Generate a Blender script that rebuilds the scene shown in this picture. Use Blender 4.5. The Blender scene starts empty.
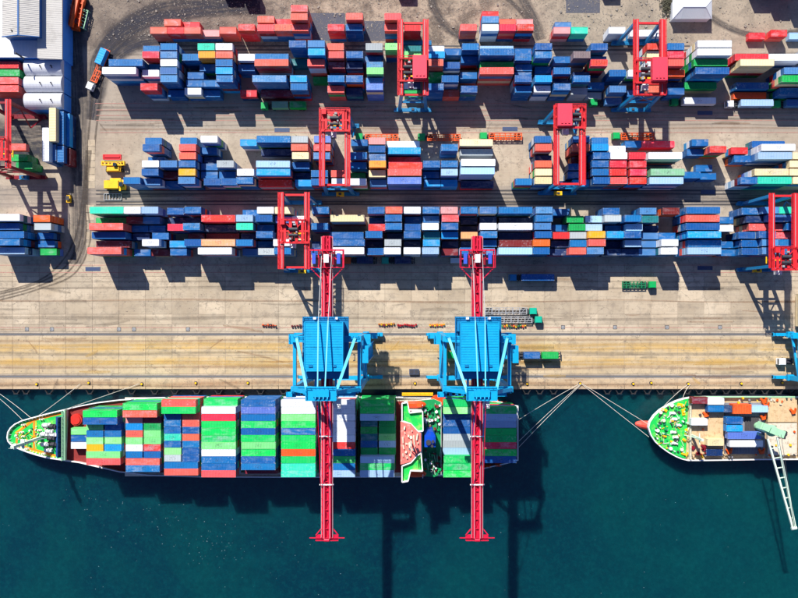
import bpy, math, random
from mathutils import Vector, Matrix
random.seed(7)
C = bpy.context.scene.collection
sc = bpy.context.scene
# ---------------------------------------------------------------- measuring
H = 280.0; S = 2.65; NX, NY = 410.0, 310.0       # camera height, photo pixels per metre on the quay, foot of the camera
def P(px, py, h=0.0):
    k = 1 - h/H
    return ((px-NX)/S*k, -(py-NY)/S*k)
def G(px, py): return ((px-NX)/S, -(py-NY)/S)    # a place on the ground
# ---------------------------------------------------------------- camera
cam = bpy.data.cameras.new('camera'); co = bpy.data.objects.new('camera', cam); C.objects.link(co)
co.location = (0, 0, H); co.rotation_euler = (0, 0, 0)
cam.sensor_width = 36; cam.lens = S*H/798*36
cam.shift_x = (399-NX)/798; cam.shift_y = (NY-299)/798
cam.clip_end = 8000; cam.clip_start = 1
sc.camera = co
# ---------------------------------------------------------------- sky and sun
SUN = Vector((-0.40, 0.95, 1.02)).normalized()
el = math.asin(SUN.z); az = math.atan2(SUN.x, SUN.y)
w = bpy.data.worlds.new('World'); sc.world = w; w.use_nodes = True
nt = w.node_tree; bg = nt.nodes['Background']
sky = nt.nodes.new('ShaderNodeTexSky'); sky.sky_type = 'NISHITA'; sky.sun_disc = False
sky.sun_elevation = el; sky.sun_rotation = az
tint = nt.nodes.new('ShaderNodeMix'); tint.data_type = 'RGBA'; tint.blend_type = 'MULTIPLY'; tint.inputs[0].default_value = 1; tint.inputs[7].default_value = (.80,.88,1.25,1)
nt.links.new(sky.outputs[0], tint.inputs[6]); nt.links.new(tint.outputs[2], bg.inputs[0]); bg.inputs[1].default_value = 0.062; sky.ozone_density = 4.0
ld = bpy.data.lights.new('sun', 'SUN'); ld.energy = 4.9; ld.angle = math.radians(0.5); ld.color = (1, 0.955, 0.88)
lo = bpy.data.objects.new('sun', ld); C.objects.link(lo); lo.rotation_euler = SUN.to_track_quat('Z', 'Y').to_euler()
lo.location = (0, 0, 200)
sc.view_settings.view_transform = 'Standard'; sc.view_settings.look = 'None'
sc.view_settings.exposure = 0.56; sc.view_settings.gamma = 1
sc.render.engine = 'CYCLES'
# ---------------------------------------------------------------- helpers
class MB:
    def __init__(s): s.v = []; s.f = []; s.m = []; s.c = []
    def add(s, vs, fs, mi=0, col=None):
        b = len(s.v); s.v.extend(vs)
        for f in fs: s.f.append(tuple(b+i for i in f)); s.m.append(mi); s.c.append(col)
    def box(s, x0, x1, y0, y1, z0, z1, mi=0, col=None):
        s.add([(x0,y0,z0),(x1,y0,z0),(x1,y1,z0),(x0,y1,z0),(x0,y0,z1),(x1,y0,z1),(x1,y1,z1),(x0,y1,z1)],
              [(3,2,1,0),(4,5,6,7),(0,1,5,4),(1,2,6,5),(2,3,7,6),(3,0,4,7)], mi, col)
    def cb(s, cx, cy, cz, sx, sy, sz, mi=0, rz=0, col=None):
        c, n = math.cos(rz), math.sin(rz); vs = []
        for z in (-sz/2, sz/2):
            for x, y in ((-1,-1),(1,-1),(1,1),(-1,1)):
                a, b = x*sx/2, y*sy/2
                vs.append((cx+a*c-b*n, cy+a*n+b*c, cz+z))
        s.add(vs, [(3,2,1,0),(4,5,6,7),(0,1,5,4),(1,2,6,5),(2,3,7,6),(3,0,4,7)], mi, col)
    def beam(s, p, q, wd, ht=None, mi=0, up=(0,0,1)):
        ht = ht or wd; p = Vector(p); q = Vector(q); d = (q-p)
        if d.length < 1e-6: return
        d.normalize(); u = Vector(up)
        if abs(d.dot(u)) > 0.98: u = Vector((0,1,0))
        a = d.cross(u).normalized()*wd/2; b = a.cross(d).normalized()*ht/2
        vs = [tuple(o+i*a+j*b) for o in (p, q) for i, j in ((-1,-1),(1,-1),(1,1),(-1,1))]
        s.add(vs, [(0,1,2,3),(7,6,5,4),(1,0,4,5),(2,1,5,6),(3,2,6,7),(0,3,7,4)], mi)
    def cyl(s, p, q, r, n=8, mi=0, r2=None):
        p = Vector(p); q = Vector(q); d = (q-p).normalized(); r2 = r if r2 is None else r2
        u = Vector((0,0,1)) if abs(d.z) < .9 else Vector((1,0,0))
        a = d.cross(u).normalized(); b = d.cross(a).normalized(); vs = []
        for o, rr in ((p, r), (q, r2)):
            for i in range(n):
                t = 2*math.pi*i/n; vs.append(tuple(o+a*rr*math.cos(t)+b*rr*math.sin(t)))
        fs = [(i, (i+1) % n, n+(i+1) % n, n+i) for i in range(n)]
        fs += [tuple(range(n-1,-1,-1)), tuple(range(n, 2*n))]
        s.add(vs, fs, mi)
    def prism(s, poly, z0, z1, mi=0, mt=None):
        n = len(poly); A = sum(poly[i][0]*poly[(i+1) % n][1]-poly[(i+1) % n][0]*poly[i][1] for i in range(n))
        if A < 0: poly = poly[::-1]
        vs = [(x,y,z0) for x,y in poly]+[(x,y,z1) for x,y in poly]
        s.add(vs, [(i,(i+1) % n,n+(i+1) % n,n+i) for i in range(n)]+[tuple(range(n-1,-1,-1))], mi)
        s.add([(x,y,z1) for x,y in poly], [tuple(range(n))], mi if mt is None else mt)
    def rail(s, pts, h=1.0, step=2.0, r=0.05, mi=0, mid=True):
        for a, b in zip(pts, pts[1:]):
            a = Vector(a); b = Vector(b); L = (b-a).length; n = max(1, int(L/step))
            for i in range(n+1):
                o = a+(b-a)*i/n; s.beam(o, o+Vector((0,0,h)), r, r, mi)
            s.beam(a+Vector((0,0,h)), b+Vector((0,0,h)), r*1.3, r*1.3, mi)
            if mid: s.beam(a+Vector((0,0,h/2)), b+Vector((0,0,h/2)), r, r, mi)
    def mesh(s, name, mats, off=(0,0,0)):
        me = bpy.data.meshes.new(name)
        ox, oy, oz = off
        me.from_pydata([(x-ox,y-oy,z-oz) for x,y,z in s.v], [], s.f)
        for m in mats: me.materials.append(m)
        me.polygons.foreach_set('material_index', s.m)
        if any(c is not None for c in s.c):
            at = me.color_attributes.new('Col', 'FLOAT_COLOR', 'CORNER'); data = []
            for f, c in zip(s.f, s.c):
                c = c or (.5,.5,.5)
                data.extend((c[0],c[1],c[2],1)*len(f))
            at.data.foreach_set('color', data)
        me.update(); return me
    def build(s, name, mats, parent=None, world=True, color=None):
        if not isinstance(mats, (list, tuple)): mats = [mats]
        off = Vector((0,0,0)); pp = parent
        while world and pp is not None: off += pp.matrix_basis.translation; pp = pp.parent
        off = tuple(off)
        o = bpy.data.objects.new(name, s.mesh(name, mats, off)); C.objects.link(o)
        if parent: o.parent = parent
        if color: o.color = (*color, 1)
        return o
def thing(name, label, cat, loc=(0,0,0), rz=0, group=None):
    o = bpy.data.objects.new(name, None); C.objects.link(o); o.empty_display_size = .5
    o.location = loc; o.rotation_euler = (0,0,rz); o['label'] = label; o['category'] = cat
    if group: o['group'] = group
    return o
def tag(o, label, cat, group=None, kind=None):
    o['label'] = label; o['category'] = cat
    if group: o['group'] = group
    if kind: o['kind'] = kind
    return o
def struct(o, label=None):
    o['kind'] = 'structure'
    if label: o['label'] = label
    return o
def obj(name, me, parent=None, loc=(0,0,0), color=None):
    o = bpy.data.objects.new(name, me); C.objects.link(o); o.location = loc
    if parent: o.parent = parent
    if color: o.color = (*color, 1)
    return o
def copy_tree(o, parent=None):
    c = o.copy(); C.objects.link(c)
    if parent is not None: c.parent = parent
    for ch in list(o.children): copy_tree(ch, c)
    return c
def lin(r, g, b):
    f = lambda c: (c/255/12.92) if c/255 <= .04045 else ((c/255+.055)/1.055)**2.4
    return (f(r), f(g), f(b))
# ---------------------------------------------------------------- materials
class N:
    def __init__(s, name):
        s.mat = bpy.data.materials.new(name); s.mat.use_nodes = True
        s.t = s.mat.node_tree; s.b = s.t.nodes['Principled BSDF']
        s.out = s.t.nodes['Material Output']
    def n(s, ty, **k):
        x = s.t.nodes.new(ty)
        for a, b in k.items(): setattr(x, a, b)
        return x
    def set(s, sock, v):
        if isinstance(v, bpy.types.NodeSocket): s.t.links.new(v, sock)
        elif isinstance(v, (tuple, list)) and len(v) == 3 and sock.type == 'RGBA': sock.default_value = (*v, 1)
        else: sock.default_value = v
    def math(s, op, a, b=0.0, c=None, clamp=False):
        x = s.n('ShaderNodeMath', operation=op, use_clamp=clamp); s.set(x.inputs[0], a); s.set(x.inputs[1], b)
        if c is not None: s.set(x.inputs[2], c)
        return x.outputs[0]
    def mix(s, f, a, b, blend='MIX'):
        x = s.n('ShaderNodeMix', data_type='RGBA', blend_type=blend); s.set(x.inputs[0], f); s.set(x.inputs[6], a); s.set(x.inputs[7], b)
        return x.outputs[2]
    def noise(s, vec, scale, detail=4, rough=.6, dist=0):
        x = s.n('ShaderNodeTexNoise'); x.inputs['Scale'].default_value = scale; x.inputs['Detail'].default_value = detail
        x.inputs['Roughness'].default_value = rough; x.inputs['Distortion'].default_value = dist
        if vec is not None: s.set(x.inputs['Vector'], vec)
        return x.outputs[0]
    def ramp(s, v, a, b, lo=0., hi=1.):
        x = s.n('ShaderNodeMapRange', interpolation_type='SMOOTHSTEP'); s.set(x.inputs[0], v)
        x.inputs[1].default_value = a; x.inputs[2].default_value = b; x.inputs[3].default_value = lo; x.inputs[4].default_value = hi
        return x.outputs[0]
    def pos(s): return s.n('ShaderNodeNewGeometry').outputs['Position']
    def objc(s): return s.n('ShaderNodeTexCoord').outputs['Object']
    def scale(s, v, sx, sy, sz=1):
        x = s.n('ShaderNodeVectorMath', operation='MULTIPLY'); s.set(x.inputs[0], v); x.inputs[1].default_value = (sx, sy, sz); return x.outputs[0]
    def band(s, v, a, b, soft=1.):
        return s.math('MULTIPLY', s.ramp(v, a-soft, a+soft), s.ramp(v, b-soft, b+soft, 1, 0))
    def bump(s, h, st=.3, d=.05):
        x = s.n('ShaderNodeBump'); s.set(x.inputs['Height'], h); x.inputs['Strength'].default_value = st; x.inputs['Distance'].default_value = d
        s.t.links.new(x.outputs[0], s.b.inputs['Normal'])
    def fin(s, col, rough=.6, metal=0, spec=.4):
        s.set(s.b.inputs['Base Color'], col); s.set(s.b.inputs['Roughness'], rough); s.set(s.b.inputs['Metallic'], metal)
        s.b.inputs['Specular IOR Level'].default_value = spec
        return s.mat
def paint(name, col, rough=.5, wear=.35, dirt=(.12,.10,.08), sc_=.5, metal=0):
    m = N(name); oi = m.n('ShaderNodeObjectInfo')
    v = m.n('ShaderNodeVectorMath', operation='ADD'); m.set(v.inputs[0], m.objc()); m.set(v.inputs[1], m.math('MULTIPLY', oi.outputs['Random'], 50.))
    a = m.noise(v.outputs[0], sc_, 6, .7); b = m.noise(v.outputs[0], 3.5, 3, .6)
    c = m.mix(m.math('MULTIPLY', m.ramp(a, .48, .72), wear), col, dirt)
    c = m.mix(m.math('MULTIPLY', m.ramp(b, .5, .75), wear*.5), c, tuple(min(1, x*1.35+.06) for x in col))
    return m.fin(c, rough, metal)
def container_paint(name, attr=False, roof=False):
    m = N(name); oi = m.n('ShaderNodeObjectInfo')
    if attr:
        at = m.n('ShaderNodeAttribute'); at.attribute_name = 'Col'; col = at.outputs['Color']; vec = m.pos(); rnd = m.noise(m.pos(), .08, 1)
    else:
        col = oi.outputs['Color']
        v = m.n('ShaderNodeVectorMath', operation='ADD'); m.set(v.inputs[0], m.objc()); m.set(v.inputs[1], m.math('MULTIPLY', oi.outputs['Random'], 90.))
        vec = v.outputs[0]; rnd = oi.outputs['Random']
    hs = m.n('ShaderNodeHueSaturation'); m.set(hs.inputs['Color'], col)
    m.set(hs.inputs['Value'], m.math('MULTIPLY_ADD', rnd, .34, .83)); m.set(hs.inputs['Hue'], m.math('MULTIPLY_ADD', rnd, -.02, .51))
    c = hs.outputs[0]
    n1 = m.noise(m.scale(vec, .5, 1.2, 1), .55, 5, .7); n2 = m.noise(vec, 2.6, 4, .7); n3 = m.noise(m.scale(vec, .25, 2., 1), .9, 3, .6)
    r2 = m.math('FRACT', m.math('MULTIPLY', rnd, 7.31))
    dust = m.math('MULTIPLY', m.ramp(n1, .42, .68), m.math('MULTIPLY', m.math('POWER', r2, 1.8), .45))
    c = m.mix(dust, c, (.42,.46,.50))
    c = m.mix(m.math('MULTIPLY', m.ramp(n2, .61, .74), .42), c, (.55,.58,.60))
    c = m.mix(m.math('MULTIPLY', m.ramp(n3, .58, .78), .5), c, m.mix(.72, c, (.05,.035,.03)))
    c = m.mix(m.math('MULTIPLY', m.ramp(m.noise(vec, 1.7, 5, .75), .64, .72), .55), c, (.16,.06,.025))
    if roof:
        so = m.n('ShaderNodeSeparateXYZ'); m.set(so.inputs[0], m.objc())
        mk = m.math('MULTIPLY', m.ramp(m.math('ABSOLUTE', so.outputs[0]), .9, 1.5, 1, 0), m.ramp(m.math('ABSOLUTE', so.outputs[1]), .45, .8, 1, 0))
        mk = m.math('MULTIPLY', mk, m.ramp(m.noise(m.scale(vec, 1.6, 1.0, 1), 2.6, 3, .7), .54, .60)); mk = m.math('MULTIPLY', mk, m.ramp(m.math('FRACT', m.math('MULTIPLY', rnd, 13.7)), .45, .55))
        c = m.mix(m.math('MULTIPLY', mk, .8), c, (.03,.035,.045))
        ends = m.math('MULTIPLY', m.ramp(m.math('ABSOLUTE', so.outputs[0]), 2.3, 2.7), m.ramp(m.noise(vec, 1.3, 5, .7), .5, .66)); ends = m.math('MULTIPLY', ends, m.ramp(m.math('FRACT', m.math('MULTIPLY', rnd, 5.1)), .5, .6))
        c = m.mix(m.math('MULTIPLY', ends, .26), c, (.55,.60,.63))
    if roof:   # handling scuffs and cross ribs read as slightly lighter lines
        wv = m.n('ShaderNodeTexWave', wave_type='BANDS', bands_direction='X'); wv.inputs['Scale'].default_value = .85
        wv.inputs['Distortion'].default_value = 0; m.set(wv.inputs['Vector'], m.objc() if not attr else m.pos())
        m.bump(wv.outputs['Fac'], .25, .04)
    return m.fin(c, .55, 0, .35)
M = {}
M['cont'] = container_paint('container_paint'); M['roof'] = container_paint('container_roof_paint', roof=True)
M['cattr'] = container_paint('stack_paint', attr=True)
M['steel'] = paint('galvanised_steel', (.32,.33,.34), .45, .4)
M['dark'] = paint('dark_steel', (.035,.037,.045), .6, .3)
M['rubber'] = paint('black_rubber', (.018,.018,.02), .8, .3, (.08,.07,.06))
M['crane_red'] = paint('crane_red_paint', lin(210,38,44), .42, .45, (.30,.02,.03))
M['crane_pink'] = paint('crane_pinkish_red_paint', lin(232,62,82), .42, .4, (.42,.05,.07))
M['boom_red'] = paint('boom_crimson_paint', lin(208,20,58), .42, .45, (.25,.01,.05))
M['legblue'] = paint('leg_blue_paint', lin(20,118,168), .4, .3, (.02,.06,.12))
M['cyan'] = paint('crane_cyan_paint', lin(0,155,204), .42, .5, (.0,.20,.34))
M['cyan_dk'] = paint('crane_dark_cyan_panel', lin(0,110,160), .45, .3, (.0,.08,.16))  # darker cyan for decks, roof vents and the house platform
M['maroon'] = paint('maroon_paint', lin(130,12,32), .45, .3)
M['white'] = paint('white_paint', (.78,.78,.76), .45, .22, (.35,.30,.22))
M['cream'] = paint('cream_paint', (.74,.68,.52), .5, .25, (.35,.25,.12))
M['orange'] = paint('orange_paint', lin(225,84,16), .5, .4, (.15,.04,.01))
M['yellow'] = paint('yellow_paint', lin(240,185,20), .45, .35, (.2,.12,.01))
M['yorange'] = paint('walkway_orange_paint', lin(235,130,10), .6, .3)
M['green'] = paint('deck_green_paint', lin(16,186,74), .55, .6, lin(170,215,90), .45)
M['dgreen'] = paint('dark_green_paint', lin(0,116,72), .55, .5, lin(0,60,50), .5)
M['cabgreen'] = paint('cab_green_paint', lin(0,160,80), .4, .2)
M['teal'] = paint('cab_teal_paint', lin(10,170,140), .4, .2)
M['oxide'] = paint('red_oxide_deck', lin(132,40,36), .7, .5, lin(110,30,26))
M['boatdeck'] = paint('boat_deck_green', lin(0,140,76), .55, .6, lin(40,70,50), .6)
M['pinkdeck'] = paint('faded_pink_red_deck', lin(228,108,98), .65, .6, lin(240,190,170), .6)
M['funnel'] = paint('funnel_blue', lin(0,70,185), .4, .2)
M['hull_dark'] = paint('hull_dark_blue', lin(14,28,50), .5, .4)
M['hull_green'] = paint('hull_pale_green', lin(150,200,160), .5, .3)
M['hatch'] = paint('beige_hatch_paint', lin(200,174,134), .65, .75, lin(150,98,54), .8)
M['hatch2'] = paint('light_hatch_paint', lin(205,195,175), .65, .7, lin(140,110,84), .8)
M['deckgrey'] = paint('grey_deck_paint', (.22,.22,.24), .7, .5)
M['mint'] = paint('mint_crane_paint', lin(160,215,170), .45, .25, lin(110,150,110))
M['jib'] = paint('white_green_jib_paint', lin(205,225,205), .45, .25, lin(140,160,130))
M['glass'] = N('window_glass').fin((.02,.035,.05), .08, 0, .6)
M['rope'] = paint('mooring_rope_fibre', (.62,.60,.52), .8, .3)
M['roofw'] = paint('white_roof_sheet', (.62,.645,.67), .45, .2, (.42,.42,.40), .15)
M['roofg'] = paint('weathered_roof_sheet', (.50,.48,.44), .6, .4, (.22,.20,.18), .2)
M['roofb'] = paint('blue_roof_trim', lin(20,88,150), .5, .3)
M['wallblue'] = paint('blue_wall_sheet', lin(80,160,235), .5, .25, (.03,.06,.12))
M['vault'] = paint('white_vault_sheet', (.60,.62,.66), .4, .2, (.38,.40,.42), .3)
M['bulb'] = paint('red_bulb_paint', lin(220,82,66), .5, .5, lin(150,60,50))
M['tarp'] = paint('orange_tarp', lin(215,92,38), .7, .5, lin(140,40,15))
M['lifeboat'] = paint('lifeboat_orange', lin(235,70,12), .4, .2)
M['pit'] = paint('dark_hold', (.05,.045,.05), .8, .4)
M['redline'] = paint('faded_red_line', lin(172,120,108), .8, .9, (.33,.28,.23), 1.0)
M['yellowline'] = paint('faded_yellow_line', lin(205,165,90), .8, .95, (.42,.35,.24), .7)
M['railiron'] = paint('rail_iron', (.06,.055,.055), .5, .4)
M['blueplate'] = paint('blue_steel_plate', lin(54,72,106), .6, .4)
# --- ground
def ground_mat(name, kind):
    m = N(name); p = m.pos(); sx = m.n('ShaderNodeSeparateXYZ'); m.set(sx.inputs[0], p)
    px = m.math('MULTIPLY_ADD', sx.outputs[0], S, NX); py = m.math('MULTIPLY_ADD', sx.outputs[1], -S, NY)
    nb = m.noise(p, .05, 5, .62); nm = m.noise(p, .35, 5, .65); nf = m.noise(p, 2.5, 4, .7)
    st = m.noise(m.scale(p, .06, 1.1), 1.0, 4, .6)
    oi = m.n('ShaderNodeObjectInfo')
    if kind == 'slab':
        base = m.mix(m.ramp(nb, .3, .7), (.39,.31,.215), (.51,.425,.31))
        hv = m.n('ShaderNodeHueSaturation'); m.set(hv.inputs['Color'], base)
        m.set(hv.inputs['Value'], m.math('MULTIPLY_ADD', oi.outputs['Random'], .32, .83)); base = hv.outputs[0]
        # ochre wheel stains on the quay apron
        ap = m.band(py, 335, 389, 1.5)
        och = m.math('MULTIPLY', m.math('ADD', m.band(py, 345, 352, 3), m.band(py, 358, 364, 2.5)), m.ramp(m.noise(m.scale(p, .12, .8), .6, 4), .38, .62))
        base = m.mix(m.math('MULTIPLY', ap, .46), base, (.53,.40,.21))
        base = m.mix(m.math('MULTIPLY', och, .6), base, (.60,.37,.08))
        qs = m.math('MULTIPLY', m.band(py, 378, 389, 1), m.ramp(m.noise(p, .45, 5, .75), .56, .66)); base = m.mix(m.math('MULTIPLY', qs, .7), base, (.12,.07,.04)); quay = m.band(py, 377, 392, 1); base = m.mix(m.math('MULTIPLY', quay, .45), base, (.52,.36,.22))
    else:
        base = m.mix(m.ramp(nb, .3, .7), (.34,.275,.205), (.475,.40,.305))
    base = m.mix(m.math('MULTIPLY', m.ramp(nm, .47, .70), .5), base, (.21,.175,.135))
    base = m.mix(m.math('MULTIPLY', m.ramp(st, .52, .75), .18), base, (.20,.18,.16))
    base = m.mix(m.math('MULTIPLY', m.ramp(nf, .55, .75), .25), base, (.60,.55,.47))
    vo = m.n('ShaderNodeTexVoronoi', feature='DISTANCE_TO_EDGE'); vo.inputs['Scale'].default_value = .16
    dv = m.n('ShaderNodeVectorMath', operation='ADD'); m.set(dv.inputs[0], p); nz = m.n('ShaderNodeTexNoise'); nz.inputs['Scale'].default_value = .6; m.set(nz.inputs['Vector'], p)
    sv = m.n('ShaderNodeVectorMath', operation='SCALE'); m.set(sv.inputs[0], nz.outputs['Color']); sv.inputs['Scale'].default_value = 2.5; m.set(dv.inputs[1], sv.outputs[0]); m.set(vo.inputs['Vector'], dv.outputs[0])
    crack = m.math('MULTIPLY', m.ramp(vo.outputs['Distance'], .0, .022, 1, 0), m.ramp(nb, .42, .6)); base = m.mix(m.math('MULTIPLY', crack, .55), base, (.12,.10,.085))
    strk = m.math('MULTIPLY', m.ramp(m.noise(m.scale(p, .045, 2.6), 1.0, 4, .7), .5, .68), .17); base = m.mix(strk, base, (.17,.14,.125))
    stv = m.math('MULTIPLY', m.ramp(m.noise(m.scale(p, 2.2, .10), 1.0, 4, .7), .54, .7), .22); base = m.mix(stv, base, (.20,.17,.15))
    spots = m.ramp(m.noise(p, 1.1, 3, .5), .64, .72)
    base = m.mix(m.math('MULTIPLY', spots, .6), base, (.09,.075,.06))
    if kind != 'slab':
        pyn = m.math('ADD', py, m.math('MULTIPLY_ADD', nm, 26., -13.))
        # bare gravelly dirt at the far side of the yard
        dirt = m.mix(m.ramp(m.noise(p, .12, 7, .72, .4), .36, .62), (.115,.088,.068), (.36,.285,.21))
        dirt = m.mix(m.math('MULTIPLY', m.ramp(m.noise(p, .9, 5, .75), .5, .66), .7), dirt, (.07,.062,.06))
        dirt = m.mix(m.math('MULTIPLY', m.ramp(m.noise(p, 1.6, 5, .75), .55, .7), .6), dirt, (.50,.43,.35))
        dirt = m.mix(m.math('MULTIPLY', m.ramp(px, 230, 330, 1, 0), .45), dirt, (.085,.072,.07)); right = m.ramp(px, 420, 620); dirt = m.mix(m.math('MULTIPLY', right, .55), dirt, (.34,.29,.22))
        base = m.mix(m.ramp(pyn, 44, 56, 1, 0), base, dirt)
        # stack shade painted into the ground between and under the stacks, with oil stains
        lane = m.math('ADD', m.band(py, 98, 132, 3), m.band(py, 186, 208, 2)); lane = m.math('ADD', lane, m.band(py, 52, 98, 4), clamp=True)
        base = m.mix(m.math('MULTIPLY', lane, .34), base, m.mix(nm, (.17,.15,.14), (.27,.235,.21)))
        # long smears of the lanes
        smear = m.math('MULTIPLY', m.band(py, 187, 206, 1.5), m.ramp(m.noise(m.scale(p, .03, 1.6), 1., 3), .42, .6))
        base = m.mix(m.math('MULTIPLY', smear, .5), base, (.085,.08,.085))
        left = m.math('MULTIPLY', m.ramp(px, 60, 72), m.ramp(px, 98, 112, 1, 0)); left = m.math('MULTIPLY', left, m.ramp(py, 262, 300, 1, 0))
        base = m.mix(m.math('MULTIPLY', left, .25), base, (.25,.20,.16))
    m.bump(nf, .3, .05)
    return m.fin(base, .88, 0, .2)
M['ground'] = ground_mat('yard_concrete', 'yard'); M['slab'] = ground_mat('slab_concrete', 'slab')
def track_mat(name, col, amt, f=.35):
    m = N(name); uv = m.n('ShaderNodeUVMap').outputs[0]; s2 = m.n('ShaderNodeSeparateXYZ'); m.set(s2.inputs[0], uv)
    v = s2.outputs[1]; e = m.math('MULTIPLY', m.ramp(v, 0, f), m.ramp(v, 1-f, 1, 1, 0))
    n1 = m.noise(m.scale(uv, .35, 9), 1., 5, .7); n2 = m.noise(m.pos(), .5, 5, .7)
    a = m.math('MULTIPLY', m.math('MULTIPLY', e, m.ramp(n1, .34, .58, .35, 1)), m.ramp(n2, .25, .6, .5, 1)); a = m.math('MULTIPLY', a, amt)
    m.set(m.b.inputs['Alpha'], a)
    return m.fin(col, .85, 0, .2)
M['track'] = track_mat('worn_asphalt', (.075,.068,.068), .78); M['track2'] = track_mat('worn_asphalt_dark', (.040,.040,.052), .95); M['tyre'] = track_mat('tyre_marks', (.07,.055,.045), .55, .3); M['tyre2'] = track_mat('faint_tyre_marks', (.10,.08,.065), .26, .3)
M['ochre'] = track_mat('ochre_stain', (.58,.37,.11), .5, .45); M['oil'] = track_mat('oil_stain', (.07,.06,.05), .30, .45); M['rust'] = track_mat('rust_stain', (.30,.15,.07), .36, .45)
M['asphalt'] = paint('dark_patch', (.075,.078,.10), .85, .5, (.16,.14,.13), .4)
# --- water
m = N('harbour_water'); p = m.pos(); sx = m.n('ShaderNodeSeparateXYZ'); m.set(sx.inputs[0], p)
big = m.noise(p, .018, 5, .6, .6); mid = m.noise(p, .12, 4, .6)
c = m.mix(m.ramp(big, .32, .68), (.0003,.025,.045), (.0006,.048,.054))
c = m.mix(m.math('MULTIPLY', m.ramp(sx.outputs[0], 0, 120), .40), c, (.0006,.056,.056))
c = m.mix(m.math('MULTIPLY', m.ramp(mid, .45, .8), .3), c, (.001,.064,.074))
fine = m.noise(p, .55, 5, .75); c = m.mix(m.math('MULTIPLY', m.ramp(fine, .45, .7), .35), c, (.002,.078,.080)); c = m.mix(m.math('MULTIPLY', m.ramp(fine, .3, .5, 1, 0), .35), c, (.0003,.024,.040))
m.b.inputs['Subsurface Weight'].default_value = .9; m.b.inputs['Subsurface Radius'].default_value = (1., 1.6, 1.6); m.b.inputs['Subsurface Scale'].default_value = 15.
wh = m.math('ADD', m.math('MULTIPLY', m.noise(p, .9, 4, .6), .5), m.math('MULTIPLY', m.noise(m.scale(p, 1, 2.2), 2.2, 3, .6), .5))
m.bump(wh, .35, .25); M['water'] = m.fin(c, .22, 0, .5)
# ================================================================ SETTING
QY = 389.6
y_quay = G(0, QY)[1]
ORD = 'first second third fourth fifth sixth seventh eighth ninth tenth eleventh twelfth thirteenth fourteenth fifteenth sixteenth seventeenth eighteenth nineteenth twentieth'.split()
ORD += ['twenty-'+o for o in ORD[:9]]+['thirtieth']+['thirty-'+o for o in ORD[:9]]
g = MB(); g.add([(-2500,y_quay+.6,-.12),(2500,y_quay+.6,-.12),(2500,3000,-.12),(-2500,3000,-.12)], [(0,1,2,3)])
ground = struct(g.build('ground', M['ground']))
g = MB(); g.add([(-3000,-3000,-3),(3000,-3000,-3),(3000,y_quay+2,-3),(-3000,y_quay+2,-3)], [(0,1,2,3)])
struct(g.build('water', M['water']))
g = MB(); g.box(-2500,2500,y_quay+.3,y_quay+1.4,-12,-.10)
g.box(-2500,2500,y_quay-.05,y_quay+.3,-1.1,-.35)
qw = struct(g.build('quay_wall', paint('quay_wall_concrete', (.16,.14,.12), .9, .6)))
# concrete slabs of the quay and the open yard, each a piece of its own
apron = MB(); apron.box(-260,260,y_quay+.3,G(0,333)[1],-.14,-.10); apron = struct(apron.build('quay_apron', M['ground']))
yardp = MB(); yardp.box(-260,260,G(0,333)[1]+.01,G(0,264)[1],-.13,-.09); yardp = struct(yardp.build('yard_pavement', M['ground']))
cache = {}
def slab(parent, x0, x1, y0, y1, top):
    key = (round(x1-x0,2), round(abs(y1-y0),2))
    if key not in cache:
        b = MB(); w_, d_ = key; e = .04
        b.add([(0,0,-.1),(w_,0,-.1),(w_,d_,-.1),(0,d_,-.1),(0,0,-e),(w_,0,-e),(w_,d_,-e),(0,d_,-e),(e,e,0),(w_-e,e,0),(w_-e,d_-e,0),(e,d_-e,0)],
              [(0,1,5,4),(1,2,6,5),(2,3,7,6),(3,0,4,7),(4,5,9,8),(5,6,10,9),(6,7,11,10),(7,4,8,11),(8,9,10,11)])
        cache[key] = b.mesh('concrete_slab', [M['slab']])
    obj('concrete_slab', cache[key], parent, (x0, min(y0,y1), top))
def slab_rows(parent, rows, px0, pitch, px1, jit):
    for i, (ya, yb) in enumerate(rows):
        x = px0 + (i % 2)*jit
        while x < px1:
            a = G(x, ya); b = G(x+pitch, yb)
            slab(parent, a[0]+.07, b[0]-.07, b[1]+.07, a[1]-.07, random.uniform(.0, .02))
            x += pitch
slab_rows(apron, [(336.3,355.2),(355.2,374.2)], -14, 26.6, 800, 0)
slab_rows(apron, [(378.8,389.2)], -14, 26.6, 800, 0)
slab_rows(yardp, [(264,276.6),(276.6,289.2),(289.2,301.8),(301.8,314.4),(314.4,324.6),(324.6,331.6)], -14, 26.6, 800, 0)
# service trench covers beside the left road
for i, yy in enumerate((205,213,222,232,243,254)):
    a = G(86, yy); b = G(94, yy+7.4); slab(ground, a[0], b[0], b[1], a[1], -.06)
for yy in (140,147,154,161,168,175,182):
    a = G(88, yy); b = G(95, yy+6.4); slab(ground, a[0], b[0], b[1], a[1], -.06)
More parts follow.
